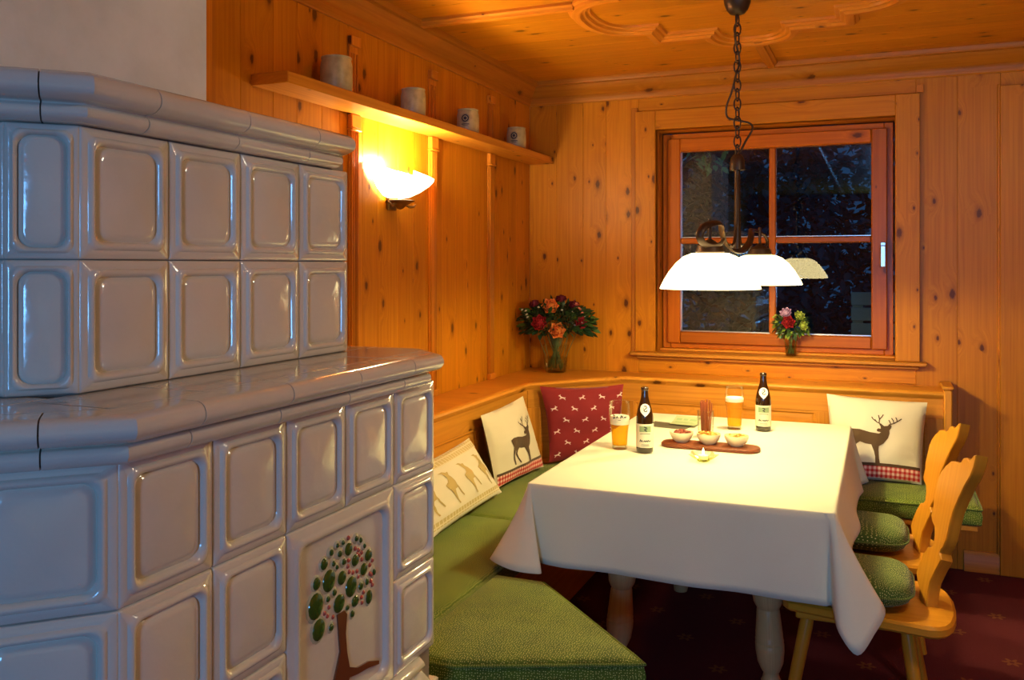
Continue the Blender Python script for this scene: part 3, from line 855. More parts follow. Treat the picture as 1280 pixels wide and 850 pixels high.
# ------------------------------------------------------------------ wall shelf with mugs
m = MB(); m.box((.002, -2.54, 2.096), (.152, -.003, 2.134), (0, 1, 0), .003)
solid('wall_shelf', m, W_BENCH, 'long pine board shelf carrying mugs high on the left wall', 'shelf', (.075, -1.27, 2.096))
def curve_strip(pts, w):
    """thick polyline as one closed polygon list of quads"""
    out = []
    for (x0, y0), (x1, y1) in zip(pts[:-1], pts[1:]):
        d = math.hypot(x1 - x0, y1 - y0) or 1e-6; nx, ny = -(y1 - y0) / d * w / 2, (x1 - x0) / d * w / 2
        ex, ey = (x1 - x0) / d * w * .3, (y1 - y0) / d * w * .3
        out.append([(x0 - nx - ex, y0 - ny - ey), (x1 - nx + ex, y1 - ny + ey), (x1 + nx + ex, y1 + ny + ey), (x0 + nx - ex, y0 + ny - ey)])
    return out
def print_polys(m, S, polys, maxlen=.03, uvscale=None, mi=0):
    """2D polygons laid onto a surface S(u,v); long edges are subdivided so the print follows the surface"""
    for poly in polys:
        bm = bmesh.new()
        vs = [bm.verts.new((p[0], p[1], 0)) for p in poly]
        try: f = bm.faces.new(vs)
        except ValueError: bm.free(); continue
        bm.normal_update()
        bmesh.ops.triangulate(bm, faces=[f], ngon_method='EAR_CLIP')
        for _ in range(4):
            es = [e for e in bm.edges if e.calc_length() > maxlen]
            if not es: break
            bmesh.ops.subdivide_edges(bm, edges=es, cuts=1)
            bmesh.ops.triangulate(bm, faces=[f for f in bm.faces if len(f.verts) > 3])
        bm.verts.index_update()
        c = [(v.co.x, v.co.y) for v in bm.verts]
        m.add([S(*p) for p in c], [[v.index for v in f.verts] for f in bm.faces],
              uvs=[[c[v.index] if not uvscale else (c[v.index][0] * uvscale[0], c[v.index][1] * uvscale[1]) for v in f.verts] for f in bm.faces], mi=mi)
        bm.free()
def circle(cx, cy, r, n=16): return [(cx + r * math.cos(2 * PI * k / n), cy + r * math.sin(2 * PI * k / n)) for k in range(n)]
def ringpolys(cx, cy, r0, r1, n=18):
    a = circle(cx, cy, r0, n); b = circle(cx, cy, r1, n)
    return [[a[k], a[(k + 1) % n], b[(k + 1) % n], b[k]] for k in range(n)]
def cyl_map(c, rfun, a0):
    """2D (x along the girth in metres, y up) onto a body of revolution seen from azimuth a0"""
    def S(x, yv):
        r = rfun(yv); a = a0 + x / r
        return Vector((c[0] + (r + .0006) * math.cos(a), c[1] + (r + .0006) * math.sin(a), c[2] + yv))
    return S
def az(c): return math.atan2(co.location.y - c[1], co.location.x - c[0])   # towards the room
def mug(yy, k, label, mark):
    c = (.082, yy, 2.134); h, r = (.128, .057) if k == 0 else (.118, .052)
    t = thing('beer_mug', label, 'mug', c, 'stoneware mugs on the wall shelf')
    pr = [(0, 0), (r * .93, 0), (r, .006), (r * 1.03, h * .3), (r * 1.02, h * .75), (r * .95, h * .90), (r * .93, h * .935), (r * .97, h * .955), (r * .97, h), (r * .90, h), (r * .88, h * .9), (r * .94, h * .4), (r * .88, .010), (0, .010)]
    m = MB(); m.lathe(pr, c, 32); m.build('mug_body', STONE, t, 50)
    m = MB(); an = R((112, 120, 100, 95)[k])
    d = Vector((math.cos(an), math.sin(an), 0)); P0 = Vector(c)
    m.tube([P0 + d * (r * .97) + Vector((0, 0, h * .82)), P0 + d * (r + .022) + Vector((0, 0, h * .80)), P0 + d * (r + .032) + Vector((0, 0, h * .62)), P0 + d * (r + .028) + Vector((0, 0, h * .38)), P0 + d * (r + .006) + Vector((0, 0, h * .22)), P0 + d * (r * .97) + Vector((0, 0, h * .2))], [.009, .009, .008, .008, .008, .008], 8)
    m.build('handle', STONE, t)
    if mark:
        S = cyl_map(c, lambda y_: r * 1.035, az(c) - .25); m = MB()
        print_polys(m, S, ringpolys(0, h * .60, .012, .018) + [circle(0, h * .60, .008, 12)] + ringpolys(0, h * .60, .020, .0212) + curve_strip([(-.018, h * .36), (.018, h * .36)], .004) + curve_strip([(-.012, h * .30), (.012, h * .30)], .002), .012)
        m.build('mug_emblem', INK, t)
mug(-2.156, 0, 'biggest stoneware mug, plain grey, at the near left end of the shelf', False)
mug(-1.575, 1, 'plain stoneware mug, second from the shelf\'s left end, above the wall lamp', False)
mug(-1.030, 2, 'pale stoneware mug with clear round dark emblem, third along the shelf', True)
mug(-.410, 3, 'stoneware mug with round emblem at the shelf end nearest the corner', True)

# ------------------------------------------------------------------ wall lamp
sy_ = -1.63
t = thing('wall_lamp', 'glowing opal half-bowl sconce on the pine wall beside the stove', 'lamp', (.0, sy_, 1.83))
prof = [(.04, 1.768), (.075, 1.776), (.12, 1.805), (.16, 1.85), (.178, 1.885), (.182, 1.905), (.176, 1.905), (.170, 1.885), (.15, 1.85), (.11, 1.81), (.06, 1.785), (.0, 1.782)]
m = MB(); m.lathe([(r_, z_) for r_, z_ in prof], (.012, sy_, 0), 32, -PI / 2, PI / 2, sx=.95, sy=1.05)
m.v = [Vector((p.x, p.y, p.z + .018 - .36 * max(0, p.x - .012) * (p.z - 1.76) / .145)) for p in m.v]
m.build('lamp_shade', SCONCE_GLASS, t, 60)
m = MB(); m.lathe([(.0, 1.738), (.012, 1.742), (.028, 1.757), (.05, 1.768), (.062, 1.775), (.05, 1.778), (0, 1.776)], (.05, sy_, 0), 20)
m.box((.001, sy_ - .035, 1.735), (.014, sy_ + .035, 1.90), bev=.005)
for s_ in (-1, 1): m.tube([(.05, sy_ + s_ * .03, 1.765), (.055, sy_ + s_ * .075, 1.752), (.06, sy_ + s_ * .10, 1.756), (.06, sy_ + s_ * .115, 1.766)], [.006, .006, .005, .003], 8)
m.build('bracket', BRONZE, t)
m = MB(); m.lathe([(0, 1.80), (.014, 1.80), (.014, 1.835), (0, 1.835)], (.07, sy_, 0), 12); m.build('lamp_holder', CREAM, t)
m = MB(); m.lathe([(0, 1.835), (.012, 1.838), (.02, 1.85), (.02, 1.865), (.012, 1.88), (0, 1.885)], (.07, sy_, 0), 16); m.build('bulb', BULB, t)

# ------------------------------------------------------------------ pendant lamp
lx, ly = 1.388, -1.266
t = thing('pendant_lamp', 'two-shade pendant lamp on a dark iron chain above the table', 'lamp', (lx, ly, ZC))
m = MB(); m.lathe([(0, 2.508), (.012, 2.509), (.03, 2.515), (.042, 2.53), (.052, 2.555), (.054, 2.57), (0, 2.57)], (lx, ly, 0), 24); m.build('ceiling_rose', IRON, t)
zt, zb = 2.508, 1.945; nl = 15; pit = (zt - zb) / nl
for k in range(nl):
    m = MB(); zc_ = zt - pit * (k + .5); hl = pit * .68; wl = .0125
    pts = []
    for q in range(14):
        an = 2 * PI * q / 14; a_ = wl * math.cos(an); b_ = hl * (math.sin(an)) 
        pts.append((lx + (a_ if k % 2 else a_ * .35), ly + (a_ * .35 if k % 2 else a_), zc_ + b_))
    m.tube(pts, .0032, 6, closed=True); m.build('chain_link', IRON, t)
m = MB()
cpts = [(0, 0, 2.51), (-.008, -.01, 2.42), (.006, .012, 2.33), (-.008, 0, 2.26), (-.022, -.005, 2.20), (-.042, -.01, 2.14), (-.038, 0, 2.10), (0, .012, 2.088), (.045, .02, 2.075), (.056, .02, 2.05), (.03, .01, 2.00), (.012, .0, 1.96), (0, 0, 1.945)]
m.tube([Vector((lx, ly, 0)) + p for p in smooth_pts(cpts)], .0042, 8); m.build('cord', IRON, t)
m = MB(); m.lathe([(0, 1.95), (.016, 1.948), (.026, 1.935), (.03, 1.91), (.031, 1.886), (0, 1.886)], (lx, ly, 0), 20); m.build('canopy', IRON, t)
m = MB(); m.tube([(lx, ly, 1.89), (lx, ly + .002, 1.75), (lx, ly, 1.57)], [.011, .012, .014], 10)
for s_ in (-1, 1): m.tube([Vector((lx, ly, 0)) + p for p in smooth_pts([(0, 0, 1.888), (0, s_ * .025, 1.78), (0, s_ * .035, 1.68), (0, s_ * .08, 1.60), (0, s_ * .16, 1.575)])], .006, 8)
m.build('stem', IRON, t)
m = MB()
half = [(0, 0, 1.560), (.012, .07, 1.566), (.025, .16, 1.596), (.022, .25, 1.635), (.012, .33, 1.655), (.018, .40, 1.658), (.045, .455, 1.645), (.062, .475, 1.615), (.055, .46, 1.585), (.028, .43, 1.572), (.0, .415, 1.580), (-.012, .41, 1.602)]
arm = smooth_pts(half)
pts = [Vector((lx - p.x, ly - p.y, p.z)) for p in arm[::-1]] + [Vector((lx + p.x, ly + p.y, p.z)) for p in arm[1:]]
m.tube(pts, .0065, 8, flat=2.2); m.build('scroll_arm', IRON, t)
for s_ in (-1, 1):
    yy = ly + s_ * .395; px_ = lx + s_ * .040
    m = MB(); m.lathe([(0, 1.672), (.006, 1.67), (.006, 1.60), (.018, 1.592), (.045, 1.575), (.052, 1.553), (.048, 1.546), (0, 1.546)], (px_, yy, 0), 20); m.build('shade_cap', IRON, t)
    pr = [(.03, 1.549), (.066, 1.548), (.095, 1.536), (.122, 1.513), (.148, 1.480), (.166, 1.450), (.176, 1.430), (.180, 1.420), (.177, 1.4185), (.172, 1.428), (.160, 1.450), (.142, 1.478), (.116, 1.508), (.09, 1.530), (.06, 1.541), (.03, 1.543)]
    m = MB(); m.lathe(pr, (px_, yy, 0), 48); sh = m.build('lamp_shade', SHADE, t, 60)
    m = MB(); m.lathe([(0, 1.455), (.018, 1.459), (.028, 1.474), (.028, 1.49), (.016, 1.515), (.014, 1.54), (0, 1.543)], (px_, yy, 0), 16); m.build('bulb', BULB, t)

# ------------------------------------------------------------------ corner bench
BX, BY = .245, -.205         # faces of the two backrests
ZL = .90
CA, CB = (BX, -.66), (.61, BY)
t = thing('corner_bench', 'L-shaped pine corner bench with panelled backrest round the table', 'bench', (.3, -.3, 0))
# ledge: one moulded board following the wall
m = MB()
led = [(.004, -2.89), (BX, -2.89), CA, CB, (2.235, BY), (2.235, -.004), (.004, -.004)]
m.prism(led, ZL - .022, ZL, g=(1, 0, 0), bev=.004)
m.build('ledge', W_BENCH, t)
m = MB(); m.sweep([(2.235, BY), CB, CA, (BX, -2.89)], [(-.03, ZL - .05), (-.006, ZL - .05), (-.002, ZL - .04), (.006, ZL - .03), (.012, ZL - .022), (.016, ZL - .014), (.014, ZL - .006), (.008, ZL - .001), (-.01, ZL - .0005), (-.03, ZL - .022)][::-1])
m.build('ledge_lip', W_BENCH, t)
def wainscot(name, p, q, n, z0=.40, z1=ZL - .03):
    """frame-and-panel backrest from p to q (room side to the right of p->q)"""
    p = Vector((p[0], p[1], 0)); q = Vector((q[0], q[1], 0)); L = (q - p).length; a = (q - p) / L
    nrm = Vector((a.y, -a.x, 0))
    M = Matrix((( a.x, nrm.x, 0, p.x), (a.y, nrm.y, 0, p.y), (0, 0, 1, 0), (0, 0, 0, 1)))
    m = MB(); sw = .075
    m.box((0, -.03, z0), (L, -.012, z1), (1, 0, 0), .001, M)
    m.box((0, -.013, z1 - .10), (L, 0, z1), (1, 0, 0), .003, M); m.box((0, -.013, z0), (L, 0, z0 + .09), (1, 0, 0), .003, M)
    cw = (L - sw * (n + 1)) / n
    for i in range(n + 1): m.box((i * (cw + sw), -.0125, z0 + .088), (i * (cw + sw) + sw, -.0005, z1 - .098), (0, 0, 1), .003, M)
    fr = m.build(name, W_BENCH, t)
    for i in range(n):
        x0 = sw + i * (cw + sw); m = MB()
        def PT(x, z, d): return M @ Vector((x, d, z))
        x1 = x0 + cw; za, zb_ = z0 + .09, z1 - .10; prev = None
        vs = []; fs = []
        for ins, d in ((-.002, -.0025), (.008, -.003), (.014, -.009), (.02, -.010), (.052, -.003), (.056, -.0025)):
            vs += [PT(x0 + ins, za + ins, d), PT(x1 - ins, za + ins, d), PT(x1 - ins, zb_ - ins, d), PT(x0 + ins, zb_ - ins, d)]
        for r_ in range(5):
            for k in range(4): fs.append([r_ * 4 + k, r_ * 4 + (k + 1) % 4, (r_ + 1) * 4 + (k + 1) % 4, (r_ + 1) * 4 + k])
        fs.append([20, 21, 22, 23]); m.add(vs, fs, (a.x, a.y, 0)); m.build('raised_panel', W_BENCH, fr, 20)
wainscot('back_left', (BX, -2.89), CA, 4)
wainscot('back_corner', CA, CB, 1)
wainscot('back_right', CB, (2.20, BY), 3)
m = MB(); m.box((2.198, BY - .022, .36), (2.235, -.006, ZL + .012), (0, 0, 1), .006); m.box((2.19, BY - .03, ZL + .010), (2.243, -.006, ZL + .028), (0, 1, 0), .006); m.build('end_panel', W_BENCH, t)
SZ, FX, FYB = .40, .725, -.69
seatpoly = [(BX - .01, -2.89), (.905, -2.89), (.905, -2.860), (1.33, -2.68), (.90, -2.245), (FX - .01, -2.245), (FX - .01, FYB + .01), (2.30, FYB + .01), (2.30, BY + .01), (CB[0], BY + .01), (BX - .01, CA[1])]
m = MB(); m.prism(seatpoly, SZ - .028, SZ, bev=.004); m.build('seat_board', W_BENCH, t)
m = MB()
for a, b in (((.62, -2.30), (.62, FYB + .08)), ((.62, FYB + .08), (2.05, FYB + .08)), ((1.18, -2.66), (.82, -2.31))):
    A = Vector((*a, 0)); B_ = Vector((*b, 0)); d = (B_ - A); L = d.length; an = math.atan2(d.y, d.x)
    Mx = Matrix.Translation(A) @ Matrix.Rotation(an, 4, 'Z')
    m.box((0, -.012, .0), (L, .012, SZ - .028), (1, 0, 0), .002, Mx)
m.box((2.03, FYB + .09, 0), (2.06, BY, SZ - .028), bev=.003)
m.build('base_board', W_BENCH, t)
# upholstered seat pads
def pad(name, poly, label, z0=SZ + .001, z1=.482, r=.022, mat=GREEN, group='green bench cushions'):
    cx_ = sum(p[0] for p in poly) / len(poly); cy_ = sum(p[1] for p in poly) / len(poly)
    o3 = (cx_, cy_, z0)
    root = thing(name, label, 'cushion', o3, group)
    n = len(poly)
    # subdivide sides, then rings
    dense = []
    for i in range(n):
        a = Vector(poly[i]); b = Vector(poly[(i + 1) % n]); k = max(1, int((b - a).length / .06))
        for q in range(k): dense.append(tuple(a.lerp(b, q / k)))
    N = len(dense)
    # corner-true insets by offsetting the parent polygon and resampling the same way
    def ring(d):
        ip = inset_poly(poly, d); out = []
        for i in range(n):
            a = Vector(poly[i]); b = Vector(poly[(i + 1) % n]); k = max(1, int((b - a).length / .06))
            A = Vector(ip[i]); B_ = Vector(ip[(i + 1) % n])
            for q in range(k): out.append(A.lerp(B_, q / k))
        return out
    rings = [(.004, z0), (0, z0 + .006), (-.003, (z0 + z1) / 2), (0, z1 - r)]
    for k in range(1, 5):
        an = PI / 2 * k / 4; rings.append((r * (1 - math.cos(an)), z1 - r + r * math.sin(an)))
    rings += [(r + .03, z1 + .004), (r + .07, z1 + .007)]
    vs = []
    for d, z_ in rings:
        for p in ring(d): vs.append(Vector((p.x, p.y, z_)))
    fs = [list(range(N))[::-1]]
    for i in range(len(rings) - 1):
        for k in range(N): fs.append([i * N + k, i * N + (k + 1) % N, (i + 1) * N + (k + 1) % N, (i + 1) * N + k])
    fs.append([(len(rings) - 1) * N + k for k in range(N)])
    m = MB(); m.add(vs, fs, (1, 0, 0)); m.build('pad', mat, root, 70)
    m = MB(); m.tube([Vector((p.x, p.y, z1 - r * .55)) for p in ring(-.001)], .005, 6, closed=True); m.build('piping', mat, root)
    return root
pad('bench_cushion', [(BX + .012, -2.87), (FX, -2.87), (FX, -1.603), (BX + .012, -1.603)], 'long green seat cushion on the left bench nearest the stove')
pad('bench_cushion', [(BX + .012, -1.59), (FX, -1.59), (FX, BY - .012), (CB[0] + .004, BY - .012), (BX + .012, CA[1] - .010)], 'green seat cushion in the bench corner under the stag and red pillows')
pad('bench_cushion', [(FX + .013, FYB), (2.315, FYB), (2.315, BY - .035), (FX + .013, BY - .035)], 'green seat cushion on the window bench behind the chairs')
pad('bench_cushion', [(FX + .013, -2.865), (.905, -2.865), (1.355, -2.665), (.912, -2.215), (FX + .013, -2.215)], 'wedge-shaped green cushion on the bench end in front of the table', z1=.486)

# ------------------------------------------------------------------ throw pillows
def pillow(name, label, BL, BR, TR, TL, th, front, back, pinch=.05, wr=.006, seed=1, cat='pillow', sag=0):
    BL, BR, TR, TL = map(Vector, (BL, BR, TR, TL))
    nrm = (BR - BL).cross(TL - BL).normalized()
    c = (BL + BR) / 2
    root = thing(name, label, cat, tuple(c))
    W = ((BR - BL).length + (TR - TL).length) / 2; H = ((TL - BL).length + (TR - BR).length) / 2
    def S(u, v, side=1, e=0.0):
        a, b = 2 * u - 1, 2 * v - 1
        uu = .5 + a / 2 * (1 - pinch * (1 - b * b)); vv = .5 + b / 2 * (1 - pinch * (1 - a * a))
        p = BL * (1 - uu) * (1 - vv) + BR * uu * (1 - vv) + TR * uu * vv + TL * (1 - uu) * vv
        t_ = max(0, (1 - a * a) * (1 - b * b)) ** .5
        w_ = mnoise.noise(Vector((u * 5 + seed * 3.1, v * 4 + seed, 0))) * wr * (t_ * .6 + .4 * (1 - abs(a)) )
        w_ += mnoise.noise(Vector((u * 3 + seed, v * 16 + seed * 2, 3))) * wr * .7 * abs(a) ** 2 * t_ 
        return p + nrm * (side * (t_ * th / 2 + e) + w_ + sag * (1 - a * a))
    m = MB()
    m.grid(lambda u, v: S(u, v, 1), 30, 30, uvfn=lambda u, v: (u * W, v * H)); m.grid(lambda u, v: S(u, v, -1), 30, 30, mi=1, flip=True, uvfn=lambda u, v: (u * W, v * H))
    body = m.build('pillow_cover', [front, back], root, 80)
    return root, S, W, H
def band(root, S, W, H, v0, v1, mat, name, u0=.02, u1=.98, e=.0016):
    m = MB(); m.grid(lambda u, v: S(u0 + (u1 - u0) * u, v0 + (v1 - v0) * v, 1, e), 30, 6, uvfn=lambda u, v: (u * W, (v0 + (v1 - v0) * v) * H))
    return m.build(name, mat, root, 80)
STAG = [(222,415),(265,402),(330,405),(420,425),(500,432),(518,418),(485,415),(478,400),(492,386),(515,388),(512,365),(500,350),(520,345),(545,362),(572,358),(590,345),(608,352),(605,375),(590,395),(592,425),(580,465),(540,515),(500,540),(497,570),(503,640),(512,682),(470,682),(468,630),(458,590),(432,530),(380,525),(330,510),(300,530),(283,555),(300,600),(332,650),(312,652),(280,600),(258,560),(258,545),(268,530),(252,505),(236,475),(226,440)]
STAG2 = [(246,470),(262,515),(240,560),(236,605),(240,650),(222,650),(216,600),(220,555),(228,515)]
ANT = [[(520,348),(480,330),(447,305),(437,288)],[(500,340),(503,300),(495,268)],[(503,302),(520,285),(535,260)],[(480,330),(465,310)],[(585,348),(630,330),(665,305),(690,285)],[(600,340),(590,318),(583,308)],[(628,332),(620,305),(606,288)],[(655,312),(650,292),(642,278)]]
def stag_print(root, S, fx):
    polys = [STAG, STAG2] + [q for a in ANT for q in curve_strip(a, 9)]
    m = MB(); print_polys(m, lambda u, v: S(u, v, 1, .0018), [[fx(*p) for p in (poly if poly_area(poly) > 0 else poly[::-1])] for poly in polys], .05)
    m.build('stag_print', BROWN_PRINT, root, 180)
def poly_area(p): return sum(p[i - 1][0] * p[i][1] - p[i][0] * p[i - 1][1] for i in range(len(p)))
# stag pillow on the window bench
r4, S4, W4, H4 = pillow('throw_pillow', 'cream stag pillow with gingham band on the window bench by the chairs', (1.70, -.42, .492), (2.095, -.40, .492), (2.125, -.275, .855), (1.675, -.275, .872), .13, PILLOW, PILLOW_BACK, .035, .010, 2)
band(r4, S4, W4, H4, .02, .15, GINGHAM, 'gingham_band'); band(r4, S4, W4, H4, .15, .185, BROWN_PRINT, 'band_edge')
stag_print(r4, S4, lambda x, y: ((x - 62) / 830, 1 - (y - 105) / 705))
# stag pillow on the left bench
r2, S2, W2, H2 = pillow('throw_pillow', 'cream stag pillow leaning in the left bench beside the red pillow', (.330, -1.265, .503), (.372, -.765, .503), (.296, -.85, .862), (.292, -1.345, .842), .085, PILLOW, PILLOW_BACK, .04, .010, 5)
band(r2, S2, W2, H2, .02, .15, GINGHAM, 'gingham_band'); band(r2, S2, W2, H2, .15, .185, BROWN_PRINT, 'band_edge')
stag_print(r2, S2, lambda x, y: (.33 + (x - 225) / 830, .17 + (682 - y) / 673))
# red pillow in the corner
r3, S3, W3, H3 = pillow('throw_pillow', 'red pillow with small white leaping deer in the bench corner', (.362, -.655, .50), (.690, -.395, .50), (.672, -.366, .880), (.305, -.642, .884), .10, RED, RED, .075, .008, 9)
DEER = [(0,.40),(.45,.48),(.70,.75),(.62,.98),(.72,.95),(.80,.84),(1.02,.78),(.98,.68),(.82,.62),(.74,.32),(1.04,.10),(.98,.04),(.66,.18),(.60,.26),(.28,.22),(.06,-.10),(-.02,-.06),(.12,.22),(-.04,.28),(-.10,.46)]
m = MB(); row = 0
for j in range(6):
    for i in range(4):
        u0 = .06 + i * .245 + (j % 2) * .12; v0 = .06 + j * .155
        if u0 > .92: continue
        s_ = .072; fl = -1 if (i + j) % 2 else 1
        poly = [(u0 + (fl * (x - .5) + .5) * s_, v0 + yv * s_ * .95) for x, yv in DEER]
        if poly_area(poly) < 0: poly = poly[::-1]
        m = MB(); print_polys(m, lambda u, v: S3(u, v, 1, .0016), [poly], .03); m.build('deer_print', WHITE_PRINT, r3, 180)
# ibex pillow nearest the stove
r1, S1, W1, H1 = pillow('throw_pillow', 'cream pillow with pale gold ibexes lying nearest the stove', (.415, -2.05, .512), (.39, -1.335, .512), (.285, -1.45, .762), (.29, -2.08, .735), .10, PILLOW, PILLOW, .05, .012, 4)
band(r1, S1, W1, H1, .84, .985, GOLDCHECK, 'check_band'); band(r1, S1, W1, H1, .06, .15, GOLDCHECK, 'check_band')
IBEX = [(195,410),(235,395),(250,370),(245,345),(225,315),(185,302),(235,300),(262,318),(285,318),(280,345),(295,370),(305,410),(300,445),(310,470),(325,510),(340,545),(330,550),(312,510),(295,465),(262,470),(255,500),(258,560),(268,585),(255,588),(240,540),(228,500),(215,465),(200,440)]
m = MB()
for i in range(4):
    poly = [(.03 + i * .25 + (x - 185) / 155 * .17, .20 + (590 - yv) / 290 * .56) for x, yv in IBEX]
    if poly_area(poly) < 0: poly = poly[::-1]
    m = MB(); print_polys(m, lambda u, v: S1(u, v, 1, .0016), [poly], .04); m.build('ibex_print', GOLD_PRINT, r1, 180)

# ------------------------------------------------------------------ table with cloth
TX0, TX1, TY0, TY1, TZ = .81, 1.79, -2.09, -.51, .757
t = thing('dining_table', 'wooden dining table with turned legs under the white cloth', 'table', (1.3, -1.3, 0))
m = MB(); m.box((TX0, TY0, TZ - .035), (TX1, TY1, TZ), (0, 1, 0), .006); m.build('tabletop', W_LEG, t)
m = MB(); ax0, ax1, ay0, ay1 = 1.08, 1.57, -1.94, -.77
for a, b in (((ax0, ay0), (ax1, ay0 + .025)), ((ax0, ay1 - .025), (ax1, ay1)), ((ax0, ay0), (ax0 + .025, ay1)), ((ax1 - .025, ay0), (ax1, ay1))):
    m.box((a[0], a[1], TZ - .13), (b[0], b[1], TZ - .035), (1, 0, 0), .003)
m.build('apron', W_LEG, t)
legp = [(.0, 0), (.030, 0), (.034, .02), (.026, .04), (.024, .08), (.030, .12), (.034, .14), (.028, .15), (.024, .165), (.030, .175), (.041, .20), (.046, .235), (.0465, .26), (.0445, .262), (.046, .272), (.0445, .274), (.044, .29), (.040, .33), (.037, .365), (.035, .37), (.039, .376), (.046, .39), (.049, .415), (.046, .44), (.038, .452), (.036, .46), (.046, .468), (.05, .475), (.05, .50), (.05, .70), (0, .70)]
for sx_ in (0, 1):
    for sy2 in (0, 1):
        x_ = (1.10, 1.565)[sx_]; y_ = (-1.90, -.81)[sy2]
        dx = (-.035, .03)[sx_]; dy = (0, 0)[sy2]
        # slightly raking legs
        Sh = Matrix(((1, 0, -dx / .7, dx), (0, 1, 0, 0), (0, 0, 1, 0), (0, 0, 0, 1)))
        m = MB(); m.lathe([(r_, z_ * .722 / .70) for r_, z_ in legp], (x_, y_, 0), 24, M=Sh); m.build('leg', W_LEG, t, 50)
def cloth_mesh():
    x0, x1, y0, y1, z = TX0 - .004, TX1 + .004, TY0 - .004, TY1 + .004, TZ + .004
    # control points: (rim xy, hem xyz), anticlockwise from the near-left corner along the near side
    def P(rx, ry, hx_, hy_, hz): return (Vector((rx, ry, z)), Vector((hx_, hy_, hz)))
    C = [P(x0 + .02, y0, x0 + .045, y0 - .022, .505)]
    for k in range(1, 7):
        s_ = k / 7; C.append(P(x0 + (x1 - x0) * s_, y0, x0 + (x1 - x0) * s_, y0 - .022 - .008 * math.sin(k * 2.1), .503 - .012 * s_))
    C += [P(x1 - .06, y0, x1 - .035, y0 - .02, .490), P(x1 - .02, y0, x1 - .012, y0 - .005, .484), P(x1 - .008, y0 + .003, x1 + .012, y0 - .065, .435),
          P(x1 - .003, y0 + .004, x1 + .062, y0 - .085, .385), P(x1, y0 + .010, x1 + .105, y0 - .045, .435), P(x1, y0 + .02, x1 + .135, y0 + .012, .492), P(x1, y0 + .06, x1 + .085, y0 + .06, .535), P(x1, y0 + .13, x1 + .045, y0 + .14, .566)]
    for k in range(1, 6):
        s_ = k / 6; yv = y0 + .13 + (y1 - .12 - y0 - .13) * s_; C.append(P(x1, yv, x1 + .045 - .012 * math.sin(k * 2.3), yv, .568 if k < 5 else .545))
    C += [P(x1, y1 - .05, x1 + .03, y1 - .05, .495), P(x1, y1 - .01, x1 + .07, y1 + .02, .502), P(x1 - .004, y1 - .003, x1 + .06, y1 + .06, .505), P(x1 - .01, y1, x1 + .02, y1 + .07, .50), P(x1 - .05, y1, x1 - .05, y1 + .03, .50)]
    for k in range(1, 6):
        s_ = k / 6; C.append(P(x1 - .05 - (x1 - x0 - .1) * s_, y1, x1 - .05 - (x1 - x0 - .1) * s_, y1 + .022 + .01 * math.sin(k * 1.7), .502))
    C += [P(x0 + .05, y1, x0 + .05, y1 + .03, .50), P(x0 + .01, y1, x0 - .02, y1 + .06, .50), P(x0 + .003, y1 - .003, x0 - .06, y1 + .05, .495), P(x0, y1 - .01, x0 - .06, y1, .495), P(x0, y1 - .05, x0 - .03, y1 - .05, .50)]
    for k in range(1, 7):
        s_ = k / 7; yv = y1 - .05 - (y1 - y0 - .16) * s_; C.append(P(x0, yv, x0 - .024 - .01 * math.sin(k * 1.9), yv, .502))
    C += [P(x0, y0 + .10, x0 - .05, y0 + .08, .505), P(x0, y0 + .04, x0 - .098, y0 - .02, .507), P(x0, y0 + .02, x0 - .112, y0 - .050, .505), P(x0, y0 + .012, x0 - .055, y0 - .085, .499), P(x0 + .002, y0 + .004, x0 + .012, y0 - .108, .497), P(x0 + .008, y0 + .001, x0 + .085, y0 - .098, .4965), P(x0 + .012, y0, x0 + .055, y0 - .055, .499), P(x0 + .016, y0, x0 + .035, y0 - .028, .503)]
    n = len(C); D = 5; cols = []
    def cr(a, b, c, d, s): return .5 * ((2 * b) + (c - a) * s + (2 * a - 5 * b + 4 * c - d) * s * s + (3 * b - a - 3 * c + d) * s ** 3)
    for i in range(n):
        for k in range(D):
            s_ = k / D; q = [C[(i + o) % n] for o in (-1, 0, 1, 2)]
            rim = q[1][0].lerp(q[2][0], s_); hem = cr(q[0][1], q[1][1], q[2][1], q[3][1], s_)
            cols.append((rim, hem))
    N = len(cols); K = 12; m = MB(); vs = []; fs = []
    for j in range(K + 1):
        s_ = j / K
        for rim, hem in cols:
            # hangs nearly straight first, spreads lower down
            o = hem - rim
            f = s_ ** 1.25
            p = Vector((rim.x + o.x * f, rim.y + o.y * f, rim.z + o.z * s_))
            if j == 0: pass
            # softened edge
            if s_ < .12: 
                od = Vector((o.x, o.y, 0)); od = od.normalized() * .004 if od.length > 1e-6 else od
                p += od * math.sin(s_ / .12 * PI / 2)
            else:
                od = Vector((o.x, o.y, 0)); p += od.normalized() * .004 if od.length > 1e-6 else od
            vs.append(p)
    for j in range(K):
        for k in range(N): fs.append([j * N + k, (j + 1) * N + k, (j + 1) * N + (k + 1) % N, j * N + (k + 1) % N])
    # top: ring inset then filled
    cxx, cyy = (x0 + x1) / 2, (y0 + y1) / 2
    b0 = len(vs); 
    for rim, hem in cols: vs.append(Vector((cxx + (rim.x - cxx) * .985, cyy + (rim.y - cyy) * .99, TZ + .0055)))
    for k in range(N): fs.append([k, (k + 1) % N, b0 + (k + 1) % N, b0 + k])
    fs.append([b0 + k for k in range(N)])
    m.add(vs, fs, (1, 0, 0)); return m
m = cloth_mesh()
tc = solid('tablecloth', m, LINEN, 'white linen tablecloth draped over the dining table', 'tablecloth', (1.3, -1.3, TZ), smooth=75)
sm = tc.modifiers.new('thickness', 'SOLIDIFY'); sm.thickness = .0015; sm.offset = -1
ZT = TZ + .0058

